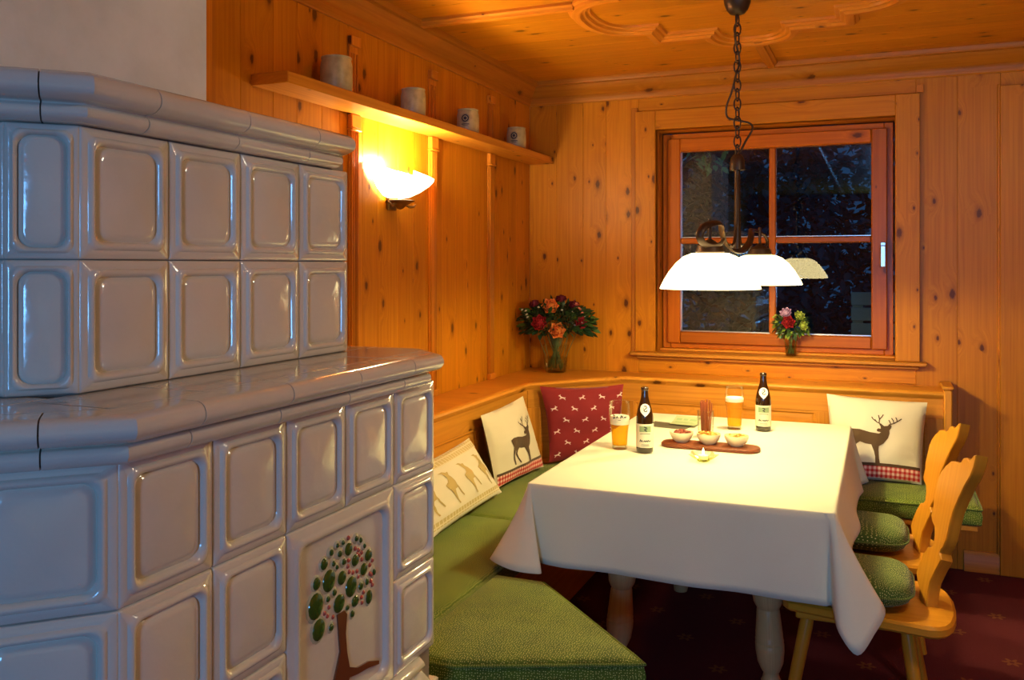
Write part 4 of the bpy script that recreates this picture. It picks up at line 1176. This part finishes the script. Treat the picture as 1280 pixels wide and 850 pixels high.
# ------------------------------------------------------------------ chairs
BACK = [(.012, 0), (.018, .05), (.016, .078), (-.008, .122), (-.026, .150), (-.034, .164), (-.028, .172), (-.017, .180), (-.020, .190), (-.033, .203), (-.044, .235), (-.048, .278), (-.054, .316), (-.073, .359), (-.100, .408), (-.127, .445), (-.140, .475), (-.142, .512),
        (-.125, .508), (-.108, .492), (-.096, .486), (-.078, .490), (-.057, .484), (-.047, .470), (-.030, .462), (.0, .462), (.03, .455), (.06, .435), (.087, .410), (.100, .382), (.102, .35), (.106, .32), (.098, .295), (.102, .262), (.085, .248), (.060, .238), (.046, .215), (.042, .19), (.056, .176), (.082, .168), (.108, .135), (.128, .095), (.134, .064), (.112, .044), (.085, .028), (.076, 0)][::-1]
def build_chair(label):
    r = thing('wooden_chair', label, 'chair', (0, 0, 0), 'carved wooden chairs at the table')
    # local frame: origin on the floor under the foot of the backrest, +x backwards, y across
    outline = [(-.40, -.145), (-.12, -.195), (.0, -.212), (.028, -.205), (.050, -.185), (.066, -.15), (.078, -.09), (.082, -.02), (.080, .06), (.068, .13), (.046, .175), (.012, .205), (-.12, .20), (-.40, .155), (-.42, .13), (-.42, -.12)]
    m = MB(); m.prism(outline, .415, .45, g=(1, 0, 0), bev=.008); m.build('seat', W_CHAIR, r)
    # carved backrest board, raked and set slightly askew to the seat
    poly = BACK
    M = Matrix.Translation((0, -.05, .449)) @ Matrix.Rotation(R(16), 4, 'Z') @ Matrix.Rotation(R(10), 4, 'Y') @ Matrix(((0, 0, 1, 0), (1, 0, 0, 0), (0, 1, 0, 0), (0, 0, 0, 1)))
    bm = bmesh.new(); th = .036; e = .003
    def ringv(ins, z_): return [bm.verts.new((p[0], p[1], z_)) for p in (inset_poly(poly, ins) if ins else poly)]
    R_ = [ringv(e, 0), ringv(0, e), ringv(0, th - e), ringv(e, th)]; nn = len(poly)
    for a, b in zip(R_[:-1], R_[1:]):
        for k in range(nn): bm.faces.new((a[k], a[(k + 1) % nn], b[(k + 1) % nn], b[k]))
    f1 = bm.faces.new(R_[0][::-1]); f2 = bm.faces.new(R_[-1])
    bm.normal_update(); bmesh.ops.triangulate(bm, faces=[f1, f2], ngon_method='EAR_CLIP'); bm.verts.index_update()
    vs = [v.co.copy() for v in bm.verts]; fs = [[v.index for v in f.verts] for f in bm.faces]; bm.free()
    u = MB(); u.add(vs, fs, (0, 1, 0), rnd=.3)
    m = MB(); m.add([M @ v for v in vs], fs, uvs=u.uv, rnd=.3); m.build('backrest', W_CHAIR, r, 30)
    for lx_, ly_, tx, ty in ((-.34, -.10, -.42, -.16), (-.34, .12, -.42, .18), (-.06, -.13, -.005, -.185), (-.06, .12, .02, .17)):
        m = MB(); m.tube([(lx_, ly_, .418), (lx_ + (tx - lx_) * .12, ly_ + (ty - ly_) * .12, .37), (lx_ + (tx - lx_) * .6, ly_ + (ty - ly_) * .6, .168), (tx, ty, 0)], [.017, .021, .019, .015], 14); m.build('leg', W_CHAIR, r)
    for s_ in (-1, 1): m = MB(); m.box((-.38, s_ * .11 - .022, .392), (-.03, s_ * .11 + .022, .416), (1, 0, 0), .004); m.build('seat_batten', W_CHAIR, r)
    return r
def build_pad(label):
    r = thing('chair_pad', label, 'cushion', (0, 0, .453), 'green chair cushions')
    def S(u, v, s=1):
        a = u * 2 * PI; rr = v
        x = rr * abs(math.cos(a)) ** .45 * (1 if math.cos(a) > 0 else -1) * .162; yv = rr * abs(math.sin(a)) ** .45 * (1 if math.sin(a) > 0 else -1) * .162
        h = (max(0, 1 - v ** 3.2)) ** .5
        return Vector((x - .198, yv * 1.05, .454 + .05 + s * .050 * h + (.006 * s * mnoise.noise(Vector((x * 9, yv * 9, s))) * h)))
    m = MB(); m.grid(lambda u, v: S(u, v, 1), 48, 14, closed_u=True, uvfn=lambda u, v: (v * .18 * math.cos(u * 2 * PI), v * .18 * math.sin(u * 2 * PI)))
    m.grid(lambda u, v: S(u, v, -1), 48, 14, closed_u=True, flip=True, uvfn=lambda u, v: (v * .18 * math.cos(u * 2 * PI), v * .18 * math.sin(u * 2 * PI)))
    m.build('pad', GREEN_D, r, 180)
    m = MB(); m.tube([S(k / 40, 1.0, 1) for k in range(40)], .004, 6, closed=True); m.build('piping', GREEN_D, r)
    return r
ch = build_chair('carved wooden chair nearest the camera at the right of the table')
ch.location = (2.052, -1.852, 0)
ch2 = copy_tree(ch); ch2.location = (2.052, -1.29, 0); ch2['label'] = 'carved wooden chair behind the near one, closer to the window bench'
pd = build_pad('plump green cushion on the seat of the nearest chair')
pd.location = (2.052, -1.852, .451)
pd2 = copy_tree(pd); pd2.location = (2.052, -1.29, .451); pd2['label'] = 'green cushion on the chair farther from the camera'

# ------------------------------------------------------------------ things on the table
def bottle(x, y_, label):
    c = (x, y_, ZT); t = thing('beer_bottle', label, 'bottle', c, 'brown beer bottles on the table')
    pr = [(0, .004), (.020, .004), (.026, 0), (.031, .002), (.0335, .008), (.0338, .02), (.0338, .135), (.0325, .15), (.028, .172), (.0215, .195), (.0165, .212), (.0145, .225), (.0135, .243), (.0132, .246), (.0152, .248), (.0152, .256), (.0135, .258), (.0125, .2595), (.009, .2595), (.009, .24), (0, .235)]
    m = MB(); m.lathe(pr, c, 36); m.build('bottle_body', BOTTLE, t, 50)
    def rf(z_):
        for (r0, z0), (r1, z1) in zip(pr[4:-1], pr[5:]):
            if z0 <= z_ <= z1 and z1 > z0: return r0 + (r1 - r0) * (z_ - z0) / (z1 - z0)
        return .0338
    A = az(c) + .05
    m = MB(); S = cyl_map(c, lambda z_: .0340, A)
    m.grid(lambda u, v: S((u - .5) * .17, .024 + v * .093), 40, 2); lab = m.build('body_label', PAPER, t)
    S = cyl_map(c, lambda z_: .0346, A); m = MB()
    print_polys(m, S, [[(-.024, .086), (.024, .086), (.024, .109), (-.024, .109)]], .012); m.build('label_crest_ground', LABEL_GREEN, lab)
    S = cyl_map(c, lambda z_: .0351, A); m = MB()
    fig = curve_strip([(-.004, .106), (.004, .104), (.003, .098), (-.003, .095), (.005, .090)], .004) + curve_strip([(.003, .098), (.010, .100)], .002)
    script = curve_strip([(-.022, .048), (-.019, .056), (-.016, .048), (-.013, .053), (-.010, .048)], .0028) + curve_strip([(-.006, .049), (-.002, .053), (.001, .048), (.005, .053), (.008, .048), (.012, .054), (.016, .049), (.022, .052)], .0028)
    small = curve_strip([(-.02, .078), (-.007, .080), (.007, .080), (.02, .078)], .0018) + curve_strip([(-.015, .037), (.015, .037)], .0014) + curve_strip([(-.018, .032), (.018, .032)], .0012)
    print_polys(m, S, fig + script + small, .012); m.build('label_mark', INK, lab)
    # pointed neck label
    S = cyl_map(c, lambda z_: rf(z_) + .0006, A); m = MB()
    shield = [(0, .146), (.010, .155), (.019, .165), (.021, .176), (.017, .187), (.008, .194), (0, .196), (-.008, .194), (-.017, .187), (-.021, .176), (-.019, .165), (-.010, .155)]
    print_polys(m, S, [shield], .007); nl_ = m.build('neck_label', PAPER_W, t, 80)
    S = cyl_map(c, lambda z_: rf(z_) + .0012, A); m = MB()
    print_polys(m, S, curve_strip([(-.004, .186), (.003, .187), (.006, .181), (.001, .176), (-.005, .172), (-.003, .167), (.005, .166), (.007, .170)], .0036) + curve_strip([(-.008, .176), (-.004, .180)], .002), .008); m.build('neck_mark', INK, nl_)
    return t
bottle(1.056, -1.455, 'brown beer bottle at the left, between the beer glass and snack board')
bottle(1.434, -.799, 'brown beer bottle at the far side beside the full beer glass')
def beer_glass(x, y_, label, lvl, foam, mark):
    c = (x, y_, ZT); t = thing('beer_glass', label, 'glass', c, 'beer glasses on the table')
    H = .19; r0, r1 = .033, .043
    def ro(z_): 
        q = z_ / H; return .0315 + .006 * q + .0065 * math.exp(-((q - .72) / .28) ** 2)
    n = 14; outer = [(ro(H * k / n), H * k / n) for k in range(n + 1)]
    m = MB(); m.lathe([(0, 0), (.028, 0)] + [(ro(.003), .003)] + outer[1:] + [(ro(H) - .0012, H + .001)] , c, 36); m.build('glass_wall', GLASS, t, 60)
    m = MB(); m.lathe([(0, .0005), (.027, .0005), (.0285, .006), (.027, .014), (0, .016)], c, 30); m.build('glass_foot', GLASS, t)
    m = MB(); zs = [.018 + (lvl - .018) * k / 8 for k in range(9)]
    m.lathe([(0, .0165), (ro(.018) - .004, .0165)] + [(ro(z_) - .0022, z_) for z_ in zs] + [(0, lvl)], c, 36); m.build('beer', BEER, t, 50)
    m = MB(); m.lathe([(0, lvl + .0004), (ro(lvl) - .0022, lvl + .0004)] + [(ro(lvl + foam * k / 4) - .0022, lvl + foam * k / 4) for k in range(1, 4)] + [(ro(lvl + foam) - .006, lvl + foam), (.018, lvl + foam + .002), (0, lvl + foam + .003)], c, 36); m.build('foam', FOAM, t, 60)
    if mark:
        S = cyl_map(c, lambda z_: ro(z_), az(c)); m = MB()
        st = curve_strip([(-.026, .128), (-.026, .142), (-.020, .140), (-.019, .131), (-.026, .128)], .0035) + curve_strip([(-.014, .130), (-.010, .137), (-.007, .130)], .003) + curve_strip([(.003, .130), (.006, .142), (.010, .132), (.013, .141)], .0032) + curve_strip([(.017, .131), (.021, .136), (.024, .131), (.028, .136)], .003) + curve_strip([(-.006, .122), (.004, .122)], .002) + curve_strip([(-.002, .146), (.0, .15)], .002)
        print_polys(m, S, st, .012); m.build('printed_mark', INK, t)
    m = MB(); rr = ro(H) - .0006
    m.tube([(x + rr * math.cos(2 * PI * k / 36), y_ + rr * math.sin(2 * PI * k / 36), ZT + H) for k in range(36)], .0013, 6, closed=True); m.build('rim', GLASS, t)
beer_glass(.945, -1.425, 'half-empty beer glass with printed mark at the left table edge', .100, .034, True)
beer_glass(1.309, -.809, 'fuller beer glass beside the bottle at the far side', .125, .020, False)

# snack board
bd = Vector((1.455 - 1.118, -1.339 + 1.346, 0)); bc = Vector((1.281, -1.275, ZT)); ban = R(0)
m = MB(); brd = rrect(.395, .125, .055, 8); brd = [(x - .1975, y_ - .0625) for x, y_ in brd]
Mb = Matrix.Translation(bc) @ Matrix.Rotation(ban, 4, 'Z')
m.prism(brd, 0, .016, bev=.004, M=Mb)
solid('serving_board', m, W_DARK, 'dark wooden serving board carrying three snack bowls', 'board', tuple(bc))
def bowl(k, label):
    c = Mb @ Vector((-.118 + .111 * k, .008, .016)); c = tuple(c)
    m = MB(); m.lathe([(0, .004), (.018, .004), (.024, 0), (.028, .004), (.040, .016), (.047, .032), (.048, .042), (.0455, .042), (.043, .032), (.036, .018), (.022, .010), (0, .009)], c, 32)
    solid('snack_bowl', m, CREAM, label, 'bowl', c, 'cream snack bowls on the board', 60)
    return Vector(c)
c0 = bowl(0, 'cream bowl of dark nuts at the board\'s left end'); c1 = bowl(1, 'cream bowl of orange crisps in the middle of the board'); c2 = bowl(2, 'cream bowl of pale snacks at the board\'s right end')
m = MB()
for k in range(46):
    rr = .036 * math.sqrt(random.random()); an = random.uniform(0, 6.28)
    M = Matrix.Translation(c0 + Vector((rr * math.cos(an), rr * math.sin(an), .030 + .012 * (1 - rr / .036) + random.uniform(0, .006)))) @ Matrix.Rotation(random.uniform(0, 6), 4, 'Z') @ Matrix.Rotation(random.uniform(0, 2), 4, 'X')
    m.lathe([(0, -.009), (.004, -.007), (.006, 0), (.0045, .006), (0, .008)], (0, 0, 0), 8); 
    for v in m.v[-5 * 8:]: v.xyz = M @ v
tag(solid('nuts', m, NUTS, 'dark red-brown nuts heaped in the left bowl', 'nuts', tuple(c0)), kind='stuff')
def crisps(c, mat, label, name, n, zz):
    m = MB()
    for k in range(n):
        rr = .034 * math.sqrt(random.random()); an = random.uniform(0, 6.28)
        M = Matrix.Translation(c + Vector((rr * math.cos(an), rr * math.sin(an), zz + random.uniform(0, .012)))) @ Matrix.Rotation(random.uniform(0, 6), 4, 'Z') @ Matrix.Rotation(random.uniform(-.7, .7), 4, 'X')
        m.grid(lambda u, v: M @ Vector(((u - .5) * .022, (v - .5) * .016, .004 * math.sin(u * PI) - .003 * math.sin(v * PI))), 4, 3)
    tag(solid(name, m, mat, label, 'snacks', tuple(c)), kind='stuff')
crisps(c1, CHIPS, 'orange crisps heaped in the middle bowl', 'crisps', 60, .032); crisps(c2, PALECHIP, 'pale yellow snacks filling the right bowl', 'crackers', 60, .028)
# glass of pretzel sticks
c = (1.219, -1.030, ZT); t = thing('stick_glass', 'clear glass tumbler holding pretzel sticks behind the snack bowls', 'glass', c)
m = MB(); m.lathe([(0, 0), (.030, 0), (.034, .004), (.036, .11), (.0345, .111), (.0325, .008), (0, .007)], c, 32); m.build('tumbler', GLASS, t, 50)
m = MB(); m.tube([(c[0] + .0352 * math.cos(2 * PI * k / 32), c[1] + .0352 * math.sin(2 * PI * k / 32), ZT + .111) for k in range(32)], .0012, 6, closed=True); m.build('rim', GLASS, t)
for k in range(24):
    an = k * 2.4; rb = .020 * math.sqrt((k + .5) / 24); rt = rb * 1.25 + .003; L = random.uniform(.135, .150)
    a2 = an + random.uniform(-.5, .5)
    b_ = Vector((c[0] + rb * math.cos(an), c[1] + rb * math.sin(an), ZT + .009)); tp = Vector((c[0] + rt * math.cos(a2), c[1] + rt * math.sin(a2), ZT + .009 + L))
    m = MB(); m.tube([b_, b_.lerp(tp, .3), b_.lerp(tp, .7), tp], [.0024, .0028, .0028, .0024], 7)
    solid('pretzel_stick', m, PRETZEL, 'thin brown pretzel stick standing in the tumbler behind the bowls', 'pretzel stick', tuple(b_), 'pretzel sticks in the tumbler')
# tealight in a flower-shaped glass
c = (1.299, -1.525, ZT); t = thing('candle_holder', 'small flower-shaped glass candle holder in front of the snack board', 'candle holder', c)
m = MB()
def votive(u, v):
    a = u * 2 * PI; r_ = .020 + .034 * v ** .8 * (1 + .16 * math.cos(5 * a) * v); return Vector((c[0] + r_ * math.cos(a), c[1] + r_ * math.sin(a), ZT + .004 + .022 * v ** 1.3 * (1 + .12 * math.cos(5 * a))))
m.grid(votive, 48, 8, closed_u=True); m.lathe([(0, 0), (.020, 0), (.024, .003), (.022, .008), (0, .009)], c, 30); m.build('glass_petals', GREENGLASS, t, 80)
cz = ZT + .0092; t2 = thing('tealight', 'lit tealight candle burning in the flower-shaped glass', 'candle', (c[0], c[1], cz))
m = MB(); m.lathe([(0, cz), (.0185, cz), (.0185, cz + .013), (.017, cz + .014), (.015, cz + .012), (0, cz + .0115)], (c[0], c[1], 0), 24); m.build('wax', WAX, t2)
m = MB(); m.tube([(c[0], c[1], cz + .011), (c[0] + .001, c[1], cz + .018)], .0008, 5); m.build('wick', INK, t2)
m = MB(); m.lathe([(0, cz + .015), (.003, cz + .018), (.0045, cz + .023), (.0035, cz + .031), (.0012, cz + .039), (0, cz + .042)], (c[0], c[1], 0), 12); m.build('flame', FLAME, t2)
# leaflets lying by the glasses
def leaflet(x, y_, w, d, an, lift, mat, label, z0=0):
    M = Matrix.Translation((x, y_, ZT + z0)) @ Matrix.Rotation(an, 4, 'Z')
    m = MB(); th = .0012
    m.grid(lambda u, v: M @ Vector(((u - .5) * w, (v - .5) * d, lift * v ** 2 + th)), 6, 6); m.grid(lambda u, v: M @ Vector(((u - .5) * w, (v - .5) * d, lift * v ** 2)), 6, 6, flip=True)
    return M, lift, m
M, lf, m = leaflet(1.02, -.85, .19, .10, R(-12), .006, CARD_D, ''); root = solid('leaflet', m, CARD_D, 'dark leaflet lying flat left of the pretzel tumbler', 'leaflet', (1.02, -.85, ZT))
M, lf, m = leaflet(1.085, -.80, .12, .095, R(-8), .024, CARD, '', .0092)
t = solid('leaflet', m, CARD, 'pale green leaflet propped on the dark one', 'leaflet', (1.085, -.80, ZT + .0092))
m = MB()
for v0, v1, u0, u1 in ((.62, .80, .1, .3), (.62, .80, .38, .55), (.62, .80, .62, .9), (.3, .36, .1, .9), (.42, .48, .1, .8)):
    m.grid(lambda u, v: M @ Vector(((u0 + (u1 - u0) * u - .5) * .12, (v0 + (v1 - v0) * v - .5) * .095, lf * (v0 + (v1 - v0) * v) ** 2 + .0019)), 3, 2)
o_ = m.build('printed_lines', LABEL_GREEN, None); o_.parent = t; o_.matrix_parent_inverse = Matrix.Translation(-Vector((1.085, -.80, ZT + .0092)))

# ------------------------------------------------------------------ flowers
def bloom(m, c, axis, r, layers=4, n=6, open_=1.0, mi=0):
    """layered cupped petals"""
    c = Vector(c); axis = Vector(axis).normalized(); a = Vector((1, 0, 0)) if abs(axis.x) < .8 else Vector((0, 1, 0)); s = axis.cross(a).normalized(); q = axis.cross(s)
    for L in range(layers):
        f = (L + 1) / layers; k = n if L else max(3, n - 2)
        for i in range(k):
            an = 2 * PI * i / k + L * .7; dirv = s * math.cos(an) + q * math.sin(an); side = axis.cross(dirv)
            w = r * (.45 + .5 * f) * 1.5; tilt = (.15 + .95 * f * open_)
            def pet(u, v):
                sw = (u - .5) * w * math.sin(PI * (.12 + .80 * v)) 
                rad = r * (.06 + .22 * f) + r * .75 * v * math.sin(tilt) * (.4 + .6 * f)
                hh = r * (-.25 + .85 * v * math.cos(tilt * .8)) + r * .25 * (1 - f)
                cup = -(u - .5) ** 2 * r * (1.4 - .5 * f)
                return c + dirv * (rad + cup) + side * sw + axis * hh
            m.grid(pet, 4, 5, mi=mi)
def flower(name, label, cat, base, c, axis, r, mat, group, layers=4, n=6, open_=1.0, heart=None):
    c = Vector(c); base = Vector(base); axis = Vector(axis).normalized()
    t = thing(name, label, cat, tuple(base), group)
    m = MB(); mid = base.lerp(c, .55) + axis * -.02
    m.tube(smooth_pts([base, mid, c - axis * r * .2], 4), .0018, 5); m.build('stem', STEM, t)
    m = MB(); bloom(m, c, axis, r, layers, n, open_); m.build('bloom', mat, t, 180, weld=False)
    if heart:
        m = MB(); m.lathe([(0, -r * .1), (r * .25, 0), (r * .2, r * .18), (0, r * .25)], tuple(c), 10, M=axis.to_track_quat('Z', 'Y').to_matrix().to_4x4()); m.build('flower_heart', heart, t)
def spray(name, label, base, heads, r, mat, group):
    t = thing(name, label, 'flower', tuple(base), group); base = Vector(base)
    m = MB(); fork = base.lerp(sum((Vector(h) for h in heads), Vector()) / len(heads), .7); m.tube([base, base.lerp(fork, .6), fork], .0015, 5)
    for h in heads: m.tube([fork, Vector(h)], .001, 4)
    m.build('stem', STEM, t)
    m = MB()
    for h in heads: bloom(m, h, (Vector(h) - fork), r, 2, 5, 1.2)
    m.build('blossoms', mat, t, 180, weld=False)
vc = Vector((.222, -.165, ZL))
t = thing('glass_vase', 'clear glass vase holding the large bouquet on the bench corner ledge', 'vase', tuple(vc))
m = MB(); m.lathe([(0, 0), (.052, 0), (.058, .004), (.066, .05), (.072, .11), (.076, .155), (.074, .156), (.069, .11), (.063, .05), (.054, .010), (0, .008)], tuple(vc), 36); m.build('vase_wall', VASEGLASS, t, 50)
m = MB(); m.lathe([(0, .0095), (.0535, .0105), (.0625, .05), (.0665, .085), (0, .085)], tuple(vc), 32); m.build('water', thinglass('water', (.90, .90, .80), .5), t)
def flw(dx, dz, dy): return vc + Vector((dx * .924 + dy * .38, dx * .38 - dy * .924, dz))     # dx across, dy out into the room
def fb(k): return vc + Vector((.03 * math.cos(k * 2.1), .03 * math.sin(k * 2.1), .012))
G = 'flowers of the corner bouquet'
flower('rose', 'orange rose low at the front of the corner bouquet', 'flower', fb(0), flw(.0, .245, .165), (.35, -.9, .25), .052, P_ORANGE, G, 5, 6)
flower('rose', 'orange rose at the top of the corner bouquet', 'flower', fb(1), flw(-.035, .372, .085), (.3, -.8, .45), .054, P_ORANGE, G, 5, 6)
flower('carnation', 'red flower left of the low orange rose in the corner bouquet', 'flower', fb(2), flw(-.095, .285, .14), (.1, -.8, .3), .050, P_RED, G, 5, 7)
flower('dahlia', 'dark red flower with pale heart at the right of the corner bouquet', 'flower', fb(3), flw(.135, .285, .13), (.5, -.8, .2), .038, P_RED, G, 3, 8, 1.2, P_WHITE)
flower('carnation', 'dark wine-red flower upper right in the corner bouquet', 'flower', fb(4), flw(.10, .375, .06), (.5, -.5, .6), .038, P_WINE, G, 4, 7)
flower('carnation', 'wine-red flower at the upper centre of the corner bouquet', 'flower', fb(5), flw(.03, .41, .02), (.2, -.5, .8), .036, P_WINE, G, 4, 7)
flower('carnation', 'wine-red flower at the upper left edge of the corner bouquet', 'flower', fb(6), flw(-.12, .385, .05), (-.1, -.5, .7), .034, P_WINE, G, 4, 7)
spray('freesia', 'salmon pink spray at the upper right edge of the corner bouquet', fb(7), [flw(.125, .36, .09), flw(.14, .335, .10), flw(.11, .385, .08)], .018, P_SALMON, G)
spray('filler_sprig', 'sprig of tiny cream blossoms at the left of the corner bouquet', fb(8), [flw(-.19, .355, .08), flw(-.17, .35, .09), flw(-.165, .33, .09), flw(-.16, .315, .09), flw(-.10, .37, .10)], .010, P_WHITE, G)
spray('filler_sprig', 'sprig of tiny white blossoms at the centre right of the corner bouquet', fb(9), [flw(.03, .355, .11), flw(.055, .34, .12), flw(.09, .345, .11), flw(.085, .285, .13), flw(.10, .27, .12), flw(.155, .32, .09)], .009, P_WHITE, G)
m = MB()
for k in range(40):
    an = random.uniform(0, 6.3); p = vc + Vector((.045 * math.cos(an), .045 * math.sin(an), random.uniform(.015, .05)))
    q = vc + Vector((-.03 * math.cos(an) * random.random(), -.03 * math.sin(an) * random.random(), .155)); e_ = q + (q - p) * .5 + Vector((0, 0, .05))
    m.tube([p, q, e_], [.002, .0022, .0015], 5, mi=1)
rg = random.Random(5)
for k in range(760):
    th_ = rg.uniform(0, 2 * PI); ph = math.acos(rg.uniform(-.35, 1)); rr = rg.uniform(.6, 1.0)
    d = Vector((math.sin(ph) * math.cos(th_), math.sin(ph) * math.sin(th_), math.cos(ph)))
    p = vc + Vector((d.x * .215 * rr, d.y * .17 * rr, (.262 + d.z * .125 * rr)))
    if p.x < .035 or p.y > -.03: continue
    leaf_quad(m, p, d + Vector((rg.uniform(-.5, .5), rg.uniform(-.5, .5), rg.uniform(-.3, .3))), rg.uniform(.03, .058), .028, 0 if k % 4 else 2)
for k in range(16):   # fern reaching out to the right
    p = flw(.14 + .005 * k, .275 + .002 * k, .08); leaf_quad(m, p, (.8, -.1 + .5 * (-1) ** k, .1), .055 - .0018 * k, .02, 2)
m.v = [Vector((max(p.x, .006), min(p.y, -.006), p.z)) for p in m.v]
o_ = solid('bouquet_greenery', m, [LEAF, STEM, LEAF_M], 'dark green leaves and stems of the corner bouquet', 'greenery', tuple(vc + Vector((0, 0, .012))), smooth=180); tag(o_, kind='stuff')
# posy on the window sill
sc = Vector((1.478, .035, WZ0))
t = thing('glass_vase', 'small glass vase holding a posy on the window sill', 'vase', tuple(sc))
m = MB(); m.lathe([(0, 0), (.024, 0), (.028, .004), (.030, .04), (.034, .09), (.0325, .091), (.0285, .04), (.026, .008), (0, .007)], tuple(sc), 28); m.build('vase_wall', VASEGLASS, t, 50)
m = MB(); m.lathe([(0, .008), (.0255, .009), (.028, .04), (.0285, .055), (0, .055)], tuple(sc), 24); m.build('water', bpy.data.materials['water'], t)
def fs_(dx, dz, dy): return sc + Vector((dx, -dy, dz))
def sb(k): return sc + Vector((.012 * math.cos(k * 2.1), .012 * math.sin(k * 2.1), .01))
G = 'flowers of the window posy'
flower('rose', 'red rose at the front of the window posy', 'flower', sb(0), fs_(-.008, .182, .05), (.1, -1, .2), .040, P_RED, G, 5, 6)
flower('hydrangea', 'pink-lilac bloom at the top left of the window posy', 'flower', sb(1), fs_(-.022, .228, .025), (-.2, -.8, .7), .036, P_PINK, G, 4, 8)
flower('chrysanthemum', 'lime green bloom at the top right of the window posy', 'flower', sb(2), fs_(.045, .215, .02), (.4, -.7, .6), .032, P_LIME, G, 4, 8)
flower('chrysanthemum', 'lime green bloom at the right of the window posy', 'flower', sb(3), fs_(.065, .165, .04), (.6, -.8, .2), .028, P_LIME, G, 4, 8)
spray('filler_sprig', 'sprig of pale green buds at the left of the window posy', sb(4), [fs_(-.085, .205, .02), fs_(-.07, .18, .03), fs_(-.075, .215, .02)], .011, P_LIME, G)
m = MB()
for k in range(14):
    an = random.uniform(0, 6.3); p = sc + Vector((.018 * math.cos(an), .018 * math.sin(an), .012)); q = sc + Vector((-.008 * math.cos(an), -.008 * math.sin(an), .095))
    m.tube([p, q, q + (q - p) * .5], .0016, 5, mi=1)
for k in range(190):
    th_ = rg.uniform(0, 2 * PI); ph = math.acos(rg.uniform(-.7, .8)); rr = rg.uniform(.55, 1.0)
    d = Vector((math.sin(ph) * math.cos(th_), math.sin(ph) * math.sin(th_), math.cos(ph)))
    p = sc + Vector((d.x * .085 * rr, d.y * .05 * rr, .155 + d.z * .07 * rr))
    leaf_quad(m, p, d + Vector((0, 0, rg.uniform(-.6, .2))), rg.uniform(.02, .04), .018, (0, 2, 3)[k % 3])
m.v = [Vector((p.x, min(p.y, .105), max(p.z, sc.z + .002))) for p in m.v]
o_ = solid('posy_greenery', m, [LEAF, STEM, LEAF_M, LEAF_L], 'mixed green leaves of the window posy', 'greenery', tuple(sc + Vector((0, 0, .01))), smooth=180); tag(o_, kind='stuff')

# ------------------------------------------------------------------ added lamp, out of view, as warm fill for the stove front
qx, qy = 2.7, -2.95
t = thing('fill_lamp', 'added opal fill lamp on the ceiling right of the table, out of view', 'lamp', (qx, qy, ZC))
m = MB(); m.lathe([(0, ZC), (.16, ZC), (.16, ZC - .02), (.14, ZC - .03), (0, ZC - .03)], (qx, qy, 0), 32); m.build('mount', BRONZE, t)
m = MB(); m.lathe([(.135, ZC - .03), (.15, ZC - .05), (.13, ZC - .09), (.07, ZC - .12), (0, ZC - .13)], (qx, qy, 0), 32); m.build('lamp_shade', lampglass('opal_fill', (1, .84, .6), 3.5), t, 60)

# ------------------------------------------------------------------ light
def point(name, loc, watts, col, rad):
    l = bpy.data.lights.new(name, 'POINT'); l.energy = watts; l.color = col; l.shadow_soft_size = rad
    o = bpy.data.objects.new(name, l); o.location = loc; COL.objects.link(o); return o
WARM = (1, .84, .40)
for s_ in (-1, 1): point('pendant_light', (lx + s_ * .04, ly + s_ * .395, 1.440), 27, WARM, .03)
point('sconce_light', (.085, sy_, 1.925), 34, (1, .78, .40), .035)
point('fill_light', (qx, qy, ZC - .20), 29, (1, .87, .62), .12)  # warm fill on the stove tiles from the added, unseen lamp
l = bpy.data.lights.new('dusk_light', 'AREA'); l.shape = 'RECTANGLE'; l.size = RX1 - RX0 - .1; l.size_y = RZ1 - RZ0 - .1
l.energy = 108; l.color = (.14, .46, 1)
o = bpy.data.objects.new('dusk_light', l); o.location = ((RX0 + RX1) / 2, YR + .02, (RZ0 + RZ1) / 2); o.rotation_euler = (R(-90), 0, 0) ; COL.objects.link(o)
o.rotation_euler = (R(90), 0, 0)
w = bpy.data.worlds.new('world'); scn.world = w; w.use_nodes = True
w.node_tree.nodes['Background'].inputs[0].default_value = (.012, .06, .16, 1); w.node_tree.nodes['Background'].inputs[1].default_value = .7
